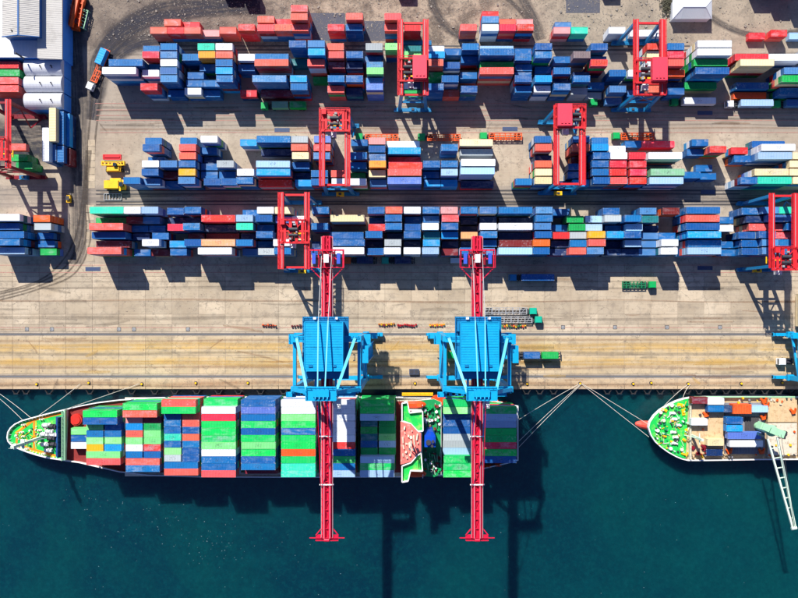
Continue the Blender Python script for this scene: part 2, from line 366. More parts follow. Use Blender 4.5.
# rails, painted lines
def strip(name, px0, px1, py, wpx, z, mat, parent=None, label=None):
    a = G(px0, py-wpx/2); b = G(px1, py+wpx/2); s_ = MB()
    n = max(1, int((px1-px0)/40))
    for i in range(n):
        x0 = a[0]+(b[0]-a[0])*i/n; x1 = a[0]+(b[0]-a[0])*(i+1)/n
        s_.add([(x0,b[1],z),(x1,b[1],z),(x1,a[1],z),(x0,a[1],z)], [(0,1,2,3)])
    o = s_.build(name, mat, parent)
    if not parent: struct(o)
    return o
for py in (334.2, 376.4):
    r = MB(); a = G(-60, py); b = G(860, py)
    r.box(a[0], b[0], a[1]-.38, a[1]+.38, -.09, -.05, 0); r.box(a[0], b[0], a[1]-.09, a[1]+.09, -.05, .06, 1)
    struct(r.build('crane_rail', [M['railiron'], M['steel']]))
for py, x0, x1 in ((265.2,-5,800),(272.4,-5,800),(103.5,95,800),(110,96,800),(115.5,96,800),(120.5,96,800),(132.5,100,800),(327.6,-5,800)):
    strip('painted_line', x0, x1, py, .55, .035 if py > 264 else -.06, M['redline'])
for py, x0, x1 in ((190.5,96,740),(194,96,740),(201.5,96,740),(204.5,96,740),(46,150,690),(50,150,690)):
    r = MB(); a = G(x0, py); b = G(x1, py); r.box(a[0], b[0], a[1]-.22, a[1]+.22, -.115, -.03)
    struct(r.build('runway_strip', M['railiron']))
a = MB()     # the lane mark under the left quay crane
for x0,x1,y0,y1 in ((353.2,355.2,354,355),(354.4,355.2,355,360),(353.2,355.2,360,361)):
    p0 = G(x0,y1); p1 = G(x1,y0); a.add([(p0[0],p0[1],.04),(p1[0],p0[1],.04),(p1[0],p1[1],.04),(p0[0],p1[1],.04)], [(0,1,2,3)])
struct(a.build('lane_mark', M['dark']))
# worn asphalt road and tyre tracks
def ribbon(name, pts, wpx, mat, z):
    fine = []
    for i in range(len(pts)-1):
        p0 = pts[max(i-1,0)]; p1 = pts[i]; p2 = pts[i+1]; p3 = pts[min(i+2,len(pts)-1)]
        for k in range(8):
            t = k/8; f = lambda j: .5*((2*p1[j])+(-p0[j]+p2[j])*t+(2*p0[j]-5*p1[j]+4*p2[j]-p3[j])*t*t+(-p0[j]+3*p1[j]-3*p2[j]+p3[j])*t**3)
            fine.append((f(0), f(1), f(2)))
    fine.append(pts[-1]); vs = []; L = 0; us = []
    for i, q in enumerate(fine):
        a = fine[max(i-1,0)]; b = fine[min(i+1,len(fine)-1)]; d = Vector((b[0]-a[0], b[1]-a[1])).normalized(); n_ = Vector((-d.y, d.x))*q[2]*wpx/2
        vs += [(*G(q[0]-n_.x, q[1]-n_.y), z), (*G(q[0]+n_.x, q[1]+n_.y), z)]
        if i: L += math.hypot(q[0]-fine[i-1][0], q[1]-fine[i-1][1])/S
        us.append(L*.12)
    me = bpy.data.meshes.new(name); fs = [(2*i,2*i+1,2*i+3,2*i+2) for i in range(len(fine)-1)]
    me.from_pydata(vs, [], fs); me.materials.append(mat); uv = me.uv_layers.new(name='UVMap'); k = 0
    for f in fs:
        for vi in f: uv.data[k].uv = (us[vi//2], vi % 2); k += 1
    if name == 'stain': return obj(name, me, ground)
    return struct(obj(name, me))
ribbon('road', [(70,-10,1),(74,40,1),(78,90,1),(78,140,1),(80,190,1),(80,225,.95),(76,255,.9),(62,276,.8),(36,290,.7),(0,300,.6)], 25, M['track'], -.115)
ribbon('road', [(92,120,.5),(96,90,.8),(100,62,1),(112,42,1),(132,26,1),(160,14,1),(200,8,.9),(260,4,.8)], 32, M['track2'], -.111)
ribbon('road', [(104,70,1),(120,52,1),(142,42,1),(168,40,1)], 22, M['track2'], -.107)
ribbon('road', [(-12,142,1),(10,143,1),(34,144,1),(47,143,.9)], 60, M['track2'], -.104)
for dx, dy in ((0,0),(5,3),(-6,-2),(10,6)):
    ribbon('tyre_track', [(88+dx*.3,150,1),(84+dx*.3,200,1),(80+dx,240,1),(64+dx,268+dy,1),(36,284+dy,1),(0,294+dy,.9)], 2.4, M['tyre'], .030+dx*.0006)
random.seed(31)
def wander(py, x0, x1, amp): return [(x0+(x1-x0)*i/9, py+random.uniform(-amp,amp), random.uniform(.6,1.3)) for i in range(10)]
for i_, (py, w_, mt) in enumerate(((349,2.6,'ochre'),(361.5,2.4,'ochre'),(345,7,'ochre'),(364,6,'ochre'),(353,4,'oil'),(368,5,'rust'),(341,4,'rust'),(384,7,'rust'),(386,3,'oil'),(281,2.2,'tyre2'),(288,2.2,'tyre2'),(301,3,'rust'),(318,4,'tyre2'))):
    ribbon('stain', wander(py, -8, 805, .8 if i_ < 2 else 1.6), w_, M[mt], .032+i_*.0012)
for i_, (py, w_, mt) in enumerate(((107,3,'tyre2'),(112,2.4,'tyre2'),(118,3,'oil'),(125,2.6,'tyre2'),(129,3,'rust'),(197,5,'oil'),(202,3,'tyre'),(192,3,'oil'),(54,3,'oil'))):
    ribbon('stain', wander(py, 100, 805, 1.5), w_, M[mt], -.095+i_*.0013)
for i_ in range(90):
    px = random.uniform(0,798); py = random.choice([random.uniform(268,330), random.uniform(338,388), random.uniform(338,388), random.uniform(104,132)])
    L_ = random.uniform(3,26); dy = random.choice([0,0,0,random.uniform(-8,8)])
    ribbon('stain', [(px-L_,py-dy,.5),(px,py+random.uniform(-1,1),1),(px+L_,py+dy,.6)], random.uniform(1.2,6), M[random.choice(['oil','rust','rust','ochre','tyre2']) if py > 335 else random.choice(['oil','rust','tyre2'])], (.051+i_*.0004) if py > 262 else -.083+i_*.0003)
ribbon('tyre_track', [(96,60,1),(92,100,1),(88,140,1),(86,180,1)], 3, M['tyre'], -.10)
ribbon('tyre_track', [(104,60,1),(100,100,1),(95,140,1),(93,180,1)], 3, M['tyre'], -.098)
ribbon('tyre_track', [(430,-6,1),(436,12,1),(450,30,1),(470,40,1)], 12, M['track'], -.103)
ribbon('tyre_track', [(690,-6,1),(712,18,1),(740,32,1),(770,36,1),(805,30,1)], 9, M['track'], -.103)
ribbon('tyre_track', [(520,-6,1),(534,20,1),(540,40,1)], 16, M['track'], -.100)
ribbon('tyre_track', [(500,-6,1),(516,6,1),(530,24,1)], 6, M['track'], -.097)
for x0,x1,y0,y1 in ((566,600,-6,13),(310,345,13,41),(364,386,21,41)):  # a tarmac patch and two plain dark patches on the dirt
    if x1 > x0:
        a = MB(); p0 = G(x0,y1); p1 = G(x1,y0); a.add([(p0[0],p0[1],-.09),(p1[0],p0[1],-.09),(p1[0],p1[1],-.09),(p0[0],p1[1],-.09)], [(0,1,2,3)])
        struct(a.build('dark_patch', M['asphalt']))
# blue steel plates lying over trenches
k = 0
for px, py, w_, h_, lb in ((93,269,15,4,'dark blue steel plate on the pale paving right of the curved tyre tracks'),
    (510,129,15,4,'dark blue steel plate on the lane above the empty orange chassis, centre'),
    (705,268,15,4,'dark blue steel plate in the shade below the rightmost long blue stack'),
    (705,113,15,4,'dark blue steel plate on the lane below the white long container truck'),
    (282,130,15,4,'dark blue steel plate on the lane above the upper left of the middle block'),
    (708,192,14,4,'dark blue steel plate on the lane right of the middle yard block')):
    a = G(px-w_/2, py+h_/2); b = G(px+w_/2, py-h_/2); q = MB(); z0 = .03 if py > 262 else -.09
    q.box(a[0], b[0], a[1], b[1], z0, z0+.07); q.box(a[0]+.2, b[0]-.2, (a[1]+b[1])/2-.05, (a[1]+b[1])/2+.05, z0+.07, z0+.10)
    tag(q.build('steel_plate', M['blueplate']), lb, 'steel plate', 'blue steel plates on the lanes')
MHX = (27,52,119,134,188,563,615,667,720)
for i, px in enumerate(MHX):
    q = MB(); cx, cy = G(px, 329.2 if px < 500 else 327.2); q.box(cx-.75,cx+.75,cy-.75,cy+.75,.02,.05,1); q.box(cx-.55,cx+.55,cy-.55,cy+.55,.05,.06,0)
    q.box(cx-.1,cx+.1,cy-.3,cy+.3,.06,.08,1)
    tag(q.build('manhole_cover', [M['steel'], M['railiron']]), '%s square manhole cover from the left beside the landward crane rail' % ORD[i], 'manhole cover', 'square manhole covers along the crane rail')
# bollards on the quay edge
bol = MB(); bol.cyl((0,0,0),(0,0,.35),.42,12,0,.34); bol.cyl((0,0,.35),(0,0,.6),.30,12,0,.55); bol.cyl((0,0,.6),(0,0,.75),.6,12,0,.5)
bb = MB(); bb.cyl((0,0,-.02),(0,0,.04),.95,14); bolm = bol.mesh('bollard_post', [M['yellow']]); bbm = bb.mesh('base_plate', [M['dark']])
for i, px in enumerate((37,89,142,196,248,415,527,580,633,651,688,741,782)):
    t = thing('bollard', '%s yellow mooring bollard from the left on the quay edge' % ORD[i], 'bollard', (*G(px, 383.6), .0), 0, 'yellow bollards along the quay edge')
    obj('bollard_post', bolm, t, (0,0,.02)); obj('base_plate', bbm, t, (0,0,.03)); t.scale = (.72,.72,.9); t.location.y += random.uniform(-.5,.4)
# fenders
fd = MB()
for s_ in (-1,1): fd.beam((s_*1.5,0,0),(s_*.55,-1.5,0),.3,.7)
fd.box(-.85,.85,-1.75,-1.45,-.9,.5)
fdm = fd.mesh('fender', [M['rubber']]); fpm = MB(); fpm.box(-.7,.7,-1.83,-1.76,-.8,.4); fpm = fpm.mesh('fender_face', [M['steel']])
fx = [15,25,48,68,89,110,131,154,174,196,218,238,260,283,527,540,554,608,620,634,648,661,676,688,700,714,727,740,753,766,780,793]
for i, px in enumerate(fx):
    o = obj('fender', fdm, None, (G(px,0)[0], y_quay-.04, -.9))
    tag(o, '%s black V-shaped fender from the left on the quay wall' % ORD[i], 'fender', 'rubber fenders along the quay wall'); obj('fender_face', fpm, o)
# ================================================================ CONTAINERS
COL = {'b':((0,92,156),'blue'),'d':((6,44,92),'navy'),'c':((0,140,206),'sky-blue'),'k':((62,116,170),'steel-blue'),
 'l':((150,186,216),'ice-blue'),'v':((84,112,188),'periwinkle'),'i':((40,205,165),'turquoise'),'t':((0,104,112),'teal'),
 'n':((0,158,72),'green'),'p':((120,215,120),'lime'),'s':((226,92,76),'coral'),'r':((214,40,48),'red'),'m':((116,24,34),'maroon'),
 'o':((228,92,20),'orange'),'y':((235,165,20),'yellow'),'e':((226,206,158),'cream'),'w':((222,226,230),'white'),'g':((165,174,176),'grey'),
 'q':((216,142,140),'pink'),'h':((236,158,104),'peach'),'a':((128,112,114),'brownish'),'x':((120,172,134),'sage'),'u':((238,150,40),'amber'),'j':((0,190,86),'emerald')}
CL = {k_: lin(*v[0]) for k_, v in COL.items()}
TH = 2.75; CH = 2.70; CW = 2.44
def cont_meshes(L, nc):
    b = MB(); x0, x1, y0, y1 = -L/2, L/2, -CW/2, CW/2
    # corrugated long sides
    for s_ in (-1, 1):
        pts = []; n = nc; dx = (L-.4)/n
        for i in range(n):
            x = x0+.2+i*dx
            pts += [(x, 1.19), (x+dx*.35, 1.19), (x+dx*.5, 1.13), (x+dx*.85, 1.13)]
        pts.append((x1-.2, 1.19)); vs = []
        for x, y in pts: vs += [(x, s_*y, .16), (x, s_*y, CH-.12)]
        fs = [((2*i,2*i+2,2*i+3,2*i+1) if s_ < 0 else (2*i+1,2*i+3,2*i+2,2*i)) for i in range(len(pts)-1)]
        b.add(vs, fs)
        b.box(x0+.18, x1-.18, *( (1.10,1.215) if s_ > 0 else (-1.215,-1.10)), 0, .16); b.box(x0+.18, x1-.18, *((1.10,1.215) if s_ > 0 else (-1.215,-1.10)), CH-.12, CH-.015)
    for sx in (-1,1):
        for sy in (-1,1):
            cx, cy = sx*(L/2-.09), sy*(CW/2-.09)
            b.box(cx-.085,cx+.085,cy-.085,cy+.085,.17,CH-.13)
            b.box(cx-.09,cx+.09,cy-.09,cy+.09,0,.17,1); b.box(cx-.09,cx+.09,cy-.09,cy+.09,CH-.13,CH,1)
        b.box(sx*(L/2-.06)-.06 if sx > 0 else -L/2, sx*(L/2-.06)+.06 if sx > 0 else -L/2+.12, y0+.18, y1-.18, CH-.13, CH-.02)
    b.box(x0+.03,x0+.09,y0+.18,y1-.18,.02,CH-.131)       # plain end
    b.box(x0+.2,x1-.2,y0+.13,y1-.13,.10,.14)
    body = b.mesh('container_body', [M['cont'], M['steel']])
    r = MB(); n = max(6, int(L/1.0)); dx = (L-.3)/n; pts = []
    for i in range(n):
        x = x0+.15+i*dx; pts += [(x,CH-.05),(x+dx*.5,CH-.05),(x+dx*.6,CH-.015),(x+dx*.9,CH-.015)]
    pts.append((x1-.15, CH-.05)); vs = []
    for x, z in pts: vs += [(x,-1.10,z),(x,1.10,z)]
    r.add(vs, [(2*i,2*i+2,2*i+3,2*i+1) for i in range(len(pts)-1)])
    for sx in (-1,1): r.box(sx*(L/2-.28)-.14, sx*(L/2-.28)+.14, -.55,.55, CH-.05, CH-.008)
    roof = r.mesh('roof', [M['roof']])
    d = MB()
    for s_ in (-1,1):
        a0, a1 = (.01,1.03) if s_ > 0 else (-1.03,-.01)
        d.box(x1-.07,x1-.02,a0,a1,.15,CH-.15,0)
        for yy in (.3,.72): d.cyl((x1-.0,s_*yy,.2),(x1-.0,s_*yy,CH-.2),.025,5,1)
    door = d.mesh('door', [M['cont'], M['steel']])
    return body, roof, door
CM = {20: cont_meshes(6.06, 18), 40: cont_meshes(12.19, 36)}
ALL = []      # dict(row, block, x(m centre), y, z base, L, col, tier, rowname)
def yard(block, rows, text, rownames):
    for ri, line in enumerate(text.strip().split('\n')):
        yg = rows[ri]; its = []
        for tok in line.split():
            j = next(i for i, ch in enumerate(tok) if ch.isalpha())
            xl = float(tok[:j]); c_ = tok[j]; t = int(tok[j+1:]); L = 40 if c_.isupper() else 20
            Lm = 12.19 if L == 40 else 6.06; k_ = 1/(1-t*TH/H)
            gx = (xl-NX)/k_/S+Lm/2; its.append([gx, Lm, t, c_.lower(), L])
        its.sort()
        for _ in range(60):
            for a, b in zip(its, its[1:]):
                d = (a[0]+a[1]/2)-(b[0]-b[1]/2)+.12
                if d > 0:
                    wa = .5
                    a[0] -= d*wa; b[0] += d*(1-wa)
        for gx, Lm, t, c_, L in its:
            ALL.append(dict(block=block, row=rownames[ri], x=gx, y=-(yg-NY)/S, z=-.10+(t-1)*TH, L=L, Lm=Lm, col=c_, tier=t, base=-.10))
rn = lambda n: ['top row','second row','third row','fourth row','fifth row','bottom row'][:n]
A_ = [59.4+7.65*i for i in range(6)]
yard('upper yard block', [23.1,30.8,38.5]+A_, """
290.5s5 482r3
164s3 183r2 258s4 275r3 290.5s5 346s5 384.4s5 482k4 499s3 516.5q3 555k2
151.5s3 167r3 183s3 202.2q2 219.5s3 238r4 258s4 275s4 290.5s4 327.5r4 345.5b4 384.6s4 404r4 460.3s4 482w4 499.5r4 517r4 553.8q3 571.5i3 608.8w3 630W2 749r1 771r2 789.4l1
143b4 160b5 197.4i5 215.3w5 289b6 307.8k6 327s5 365.5g5 385p5 404.5t4 428w4 445b3 461b5 480L4 515b3 535.4b5 591b5 647r5 667.5b5 697.6W6 803l3
142r5 160k5 182b4 198u5 215.5s5 238w4 255.3B4 291t2 307.8c6 327s5 346b5 365b3 404.5p5 428c5 461b3 480B6 515b4 535.4b5 554b3 573a5 590b3 647e5 667.5r5 697.6W6 735R4 769W4
112.3B5 145b3 160w5 199.5b3 215.5b5 238b3 254.5S5 307.5s5 328m4 346d4 366.5k4 404.5s4 428s5 442b4 480N4 515.5b3 535b2 591r5 647w5 667.5s5 694N5 740.5E5 786b2
101.8W5 142w4 160k5 187b3 215.5c5 313n1 366.5p5 404d2 428n3 442b2 460.5b3 480S5 515b3 554b5 573d3 609.6b4 628.4w4 647m2 667.5o4 695.5B5 784.1K5
160k5 186b3 203.5b3 215.5b5 252K5 290c5 327.5b5 346b5 366k4 404d2 441.8b5 515b5 535c5 554d3 572.5b5 588b2 647r4 668d2 683N2 736B2 782N5
140.2r5 168b2 186w3 202b2 240.2r2 261M2 290b5 327.5s4 346d3 366v5 404.5n2 428b5 442s2 460.5b4 515b4 534w4 554b5 571g3 585.4g1 609.6k4 628b2 648s4 668b3 734O1 780B3
""", ['ninth row up','eighth row up','row beside the dirt']+rn(6))
B_ = [147.5+7.85*i for i in range(6)]
yard('middle yard block', B_, """
145b4 180b4 200.5w5 240c3 256.5B5 291g5 313.9v5 351b3 368.5q4 387W2 459.5E3 534.6b5 573b5 591.8b4 625b2 641.8R2 692b3 752B2
142.5b5 179s5 200b3 261D2 291s5 313.5s5 368.5b4 387.3C3 441b5 460G2 535.4s5 573s5 592c5 609w4 690b2 707r4 731.4r3 761.6W5
148b2 179s5 204d2 292e5 313.2k5 350b5 369k4 388M2 535d3 573m2 592b5 610w5 629.4r5 648.5W5 735b3 757.8L5 793E5
142w5 160k5 178.5b5 201b3 216.5g5 255.8L5 292.4b4 350b4 369u5 388.5R4 423.3b5 441b5 461W6 535s5 568.5b3 592b5 610r5 629.8r5 696b2 790E5
142b5 163m3 178.3y5 201b3 219b3 237w5 256.5C5 294d2 311b4 331s4 349n2 369e4 387.5S5 423b3 441l5 460.5L6 535e5 568b3 592b5 610r5 629.8r5 651X5 684.3b3 700b2 754.8E5 790E5
126b5 145k4 161b2 178k5 204.5b4 220b4 236b5 258.5R3 295c3 311b4 331.5w4 349.7w4 370k3 387.5V5 424c3 441c3 460.7D2 515.5b4 535e5 556d2 573c3 592b5 610s5 629.8r5 649.7L5 741.2b5 757.8I5 793E5
""", rn(6))
C_ = [215+7.74*i for i in range(6)]
yard('lower yard block', C_, """
89.5I5 123.5w5 141l5 167b4 184b5 242.5b2 257w5 275e5 312b5 367.5b5 385.5s5 403.7w5 422.7b5 441q5 460.7b5 480k5 498.7B5 536k5 553b3 603b4 640k4 663m4 686.5B5 745b4 762k5 779i5 795b5
97N2 124.8m3 143k3 168d2 184d2 201R5 236l5 255.3b5 275v4 292w4 330.3E5 369b2 385b5 405b3 422.7b4 441.7s5 461d2 480d3 499D2 536b5 567n4 585.5l4 604.5g5 625b5 642t4 685.8S5 717b3 749d4 766k5 783k5
89.8S5 131b2 149b2 167.5r4 184b5 203D3 236i5 257.5b3 275d2 311b5 368.5r4 385b5 404b4 422w5 441.5b5 461d1 479.5w5 498.5W5 534.5k5 552b3 567.5n4 585.5l4 605b2 626l4 642d2 686B5 717w3 750S4 786b5
91.5B4 133d2 152b3 188m2 206M2 241d2 257b5 276m3 293e2 330B4 365.5b5 387d2 403.7b5 423.5t4 441.5c4 461h4 480.5b5 499D3 535b5 554.5r4 570g4 587y5 607c5 624.5b5 642k3 659b3 687.5C5 741b4 757b5 774R4
96M3 142w5 169.5c3 184b5 201H5 235.8b5 257.5b2 273w5 312d2 331B5 366d2 384.5g5 404d2 423c5 442d2 461d2 480b4 498.5M4 533o5 552d3 569b4 589s5 607.5d2 624.5l4 642k3 656.5w5 688B4 717b2 744b4 761k5 778b5
86.9S5 134b2 151.5m2 170b3 197.6W5 243k3 257.5g4 274b5 311b4 330.3W5 367b4 384w5 403.5w5 422l5 441.5m3 460b5 478k4 498.5L5 533b5 550.7d3 568s5 587k5 606d3 623d3 641k3 657w5 687.5L5 722.5b2 743b4 760k5 777b5
""", rn(6))
yard('far left yard block', [222+7.74*i for i in range(5)], """
-14.5W5 33o4
-14.5B4 34g4
-10B4 37b2
-14.5B5 38b2
-9L4 40n2
""", ['top row','second row','middle row','fourth row','bottom row'])
yard('stack left of vaulted sheds', [72+7.7*i for i in range(4)], """
-15R3
-14N3
-15S3
-15S3
""", ['top row','second row','third row','bottom row'])
# --- containers aboard the long ship: rows counted from the quay side
SB = 3.2      # hatch-cover level above the quay
def ship_bay(bay, xl, n, toks, yc=438.5):
    for i in range(n):
        tk = toks[i]; parts = tk.split(',')
        for j, q in enumerate(parts):
            t = int(q[1:]) if len(q) > 1 else 5; c_ = q[0]; Lm = 12.19 if c_.isupper() else 6.06
            htop = SB+t*TH; k_ = 1/(1-htop/H); kr = 1/(1-(SB+5*TH)/H)
            yap = yc+7.05*(i-(n-1)/2); yg = (yap-NY)/kr
            x0 = xl+ (18.4*j if len(parts) > 1 else 0)
            if bay == 0: kr = k_; yg = (yap-NY)/kr
            gx = (x0-NX)/kr/S+Lm/2
            ALL.append(dict(block='long ship', row='bay %d' % bay, x=gx, y=-yg/S, z=SB+(t-1)*TH, L=40 if c_.isupper() else 20, Lm=Lm, col=c_.lower(), tier=t, base=SB, bay=bay, ri=i))
ship_bay(0, 70.9, 3, ['p1','b1','w1'], 438.3)
ship_bay(1, 82.8, 8, ['J','B','p4,b4','b4,b4','p4,p4','y4,c4','P4','S4'])
ship_bay(2, 122.6, 10, ['J','S','q4,m4','c4,n4','s4,p4','p4,p4','w4,r4','b4,b4','S4','B4'])
ship_bay(3, 161.4, 11, ['S','J','b4,s4','b4,s4','b4,b4','i4,s4','b4,b4','p4,b4','g4,b4','B4','S4'])
ship_bay(4, 201.3, 11, ['J4','W','R','J','J','J','P','W','B','B','S'])
ship_bay(5, 241, 11, ['B','V','B','J','B','J','P','J','B','B','M3'])
ship_bay(6, 281, 11, ['W','W','P','J','B','J','J','O','J','I','I'])
ship_bay(7, 320.8, 11, ['W','W','W','W','W','W','R','B','J','B','L'])
ship_bay(8, 360, 11, ['J','J','L','t4,n4','n4,n4','t4,p4','b4,l4','n4,n4','L','J','L'])
ship_bay(9, 443.3, 11, ['J','P','B4','B4','B4','G4','G4','L4','J','J','J'])  # blue long rows: bluish shade over grey tops, put into the box colour
ship_bay(10, 482.3, 8, ['J','L','L','J','J','R','J','B'], 435)
# lower tiers: everything that stands under a top container
for d in ALL: d['show'] = (1/(1-(d['z']+CH)/H))**2*(1 if d['tier'] >= 3 else .55)*(1 if d['col'] != 'd' else .5)*(.9 if d['block'] == 'lower yard block' and 0 else 1)
small = sorted([d for d in ALL if d['L'] == 20], key=lambda d: -d['show'])
keep = set(id(d) for d in small[:300]) | set(id(d) for d in ALL if d['L'] == 40)
print('tops', len(ALL), 'short', len(small), 'long', len(ALL)-len(small))
def lump(mb, d, z, col):
    L = d['Lm']; x0 = d['x']-L/2; x1 = d['x']+L/2; y0 = d['y']-CW/2; y1 = d['y']+CW/2
    n = 6 if L < 8 else 12
    mb.box(x0, x1, y0+.04, y1-.04, z+.12, z+CH-.07, 0, col)
    for yy, s_ in ((y0, 1), (y1-.10, 1)):
        mb.box(x0, x1, yy, yy+.10, z, z+.12, 0, col); mb.box(x0, x1, yy, yy+.10, z+CH-.07, z+CH, 0, col)
    mb.box(x0, x0+.1, y0+.1, y1-.1, z+CH-.07, z+CH, 0, col); mb.box(x1-.1, x1, y0+.1, y1-.1, z+CH-.07, z+CH, 0, col)
    for i in range(n):
        x = x0+.35+(L-.7)*i/(n-1); mb.add([(x-.1,y0+.015,z+.12),(x+.1,y0+.015,z+.12),(x+.1,y0+.015,z+CH-.07),(x-.1,y0+.015,z+CH-.07)], [(0,1,2,3)], 0, tuple(c*.97 for c in col))
st = MB(); pool = 'bbbbbbbdkkcccrrmssnotglwwevb'; poolship = 'bbbnnnwrlis'
for d in ALL:
    if id(d) not in keep: lump(st, d, d['z'], CL[d['col']])
    pl = poolship if d['block'] == 'long ship' else pool
    for t in range(1, d['tier']):
        c_ = CL[d['col']] if random.random() < .38 else CL[random.choice(pl)]
        lump(st, d, d['base']+(t-1)*TH, c_)
for px, py, nt_ in ((222,-9,2),(240,-9,3),(395,-10,2),(762,-9,4),(779,-9,5),(745,-10,3),(598,-11,2)):     # unseen stacks beyond the far edge, added to cast shadows into view
    for t in range(nt_): lump(st, dict(Lm=6.06, x=G(px+9,0)[0], y=G(0,py)[1]), -.1+t*TH, CL[random.choice('bsrk')])
tag(st.build('stacked_containers', M['cattr']), 'the lower containers of all the stacks in the yard and aboard', 'stacked containers', None, 'stuff')
# labels that single each one out
def aan(w_): return w_
groups = {}
for d in ALL: groups.setdefault((d['block'], d['row']), []).append(d)
BAYN = {0:'low bay behind the bow',1:'first tall bay',2:'second tall bay',3:'third tall bay',4:'fourth tall bay',5:'fifth tall bay',
        6:'bay left of the left boom',7:'bay right of the left boom',8:'bay just left of the bridge',9:'bay just right of the bridge',10:'sternmost bay'}
for (blk, row), ds in groups.items():
    if blk == 'long ship':
        ds.sort(key=lambda d: (-round(d['y'],1), d['x'])); where = BAYN[ds[0]['bay']]+', long ship'
        cnt = {}
        for d in ds:
            half = ''
            if d['L'] == 20 and sum(1 for e in ds if e['ri'] == d['ri']) > 1: half = 'left ' if d['x'] == min(e['x'] for e in ds if e['ri'] == d['ri']) else 'right '
            cnt.setdefault((half, d['col'], d['L']), []).append(d)
        for (half, c_, L), es in cnt.items():
            for i, d in enumerate(es):
                nm = '%s %s container' % (COL[c_][1], 'long' if L == 40 else 'short')
                if len(es) == 1: d['label'] = 'only %s%s in the %s' % (half, nm, where)
                else: d['label'] = '%s %s%s from the quay, %s' % (ORD[i], half, nm, where)
    else:
        ds.sort(key=lambda d: d['x']); where = '%s, %s' % (row, blk)
        desc = lambda d: '%s %s container' % (COL[d['col']][1], 'long' if d['L'] == 40 else 'short')
        keys = []
        for i, d in enumerate(ds):
            l_ = COL[ds[i-1]['col']][1] if i else None; r_ = COL[ds[i+1]['col']][1] if i+1 < len(ds) else None
            keys.append((desc(d), l_, r_))
        for i, d in enumerate(ds):
            same = [e for e in ds if e['col'] == d['col'] and e['L'] == d['L']]
            if len(same) == 1: d['label'] = 'only %s, %s' % (desc(d), where)
            elif keys.count(keys[i]) == 1 and keys[i][1] and keys[i][2] and keys[i][1] != keys[i][2] and 'shed' not in blk:
                d['label'] = '%s between %s and %s ones, %s' % (desc(d), keys[i][1], keys[i][2], where)
            else: d['label'] = '%s %s from the left, %s' % (ORD[same.index(d)], desc(d), where)
def place_container(d, x, y, z, rz=0):
    body, roof, door = CM[d['L']]
    o = obj('long_container' if d['L'] == 40 else 'short_container', body, None, (x, y, z), CL[d['col']]); flip = d.get('flip', random.random() < .5)
    o.rotation_euler = (0, 0, rz + (math.pi if flip else 0))
    obj('roof', roof, o, (0,0,0), CL[d['col']]); obj('door', door, o, (0,0,0), CL[d['col']])
    tag(o, d['label'], 'long container' if d['L'] == 40 else 'short container', d.get('group') or ('containers stacked aboard the long ship' if d['block'] == 'long ship' else 'containers stacked in the yard'))
    return o
for d in ALL:
    if id(d) in keep: place_container(d, d['x']+random.uniform(-.06,.06), d['y']+random.uniform(-.05,.05), d['z'], random.uniform(-.004,.004))
def loose(px, py, zt, L, c_, label, rz=0, group='loose containers'):
    """a container standing at height zt; px, py: centre of its roof in the photo"""
    x, y = P(px, py, zt+CH); return place_container(dict(L=L, col=c_, label=label, block='', group=group, flip=False), x, y, zt, rz)
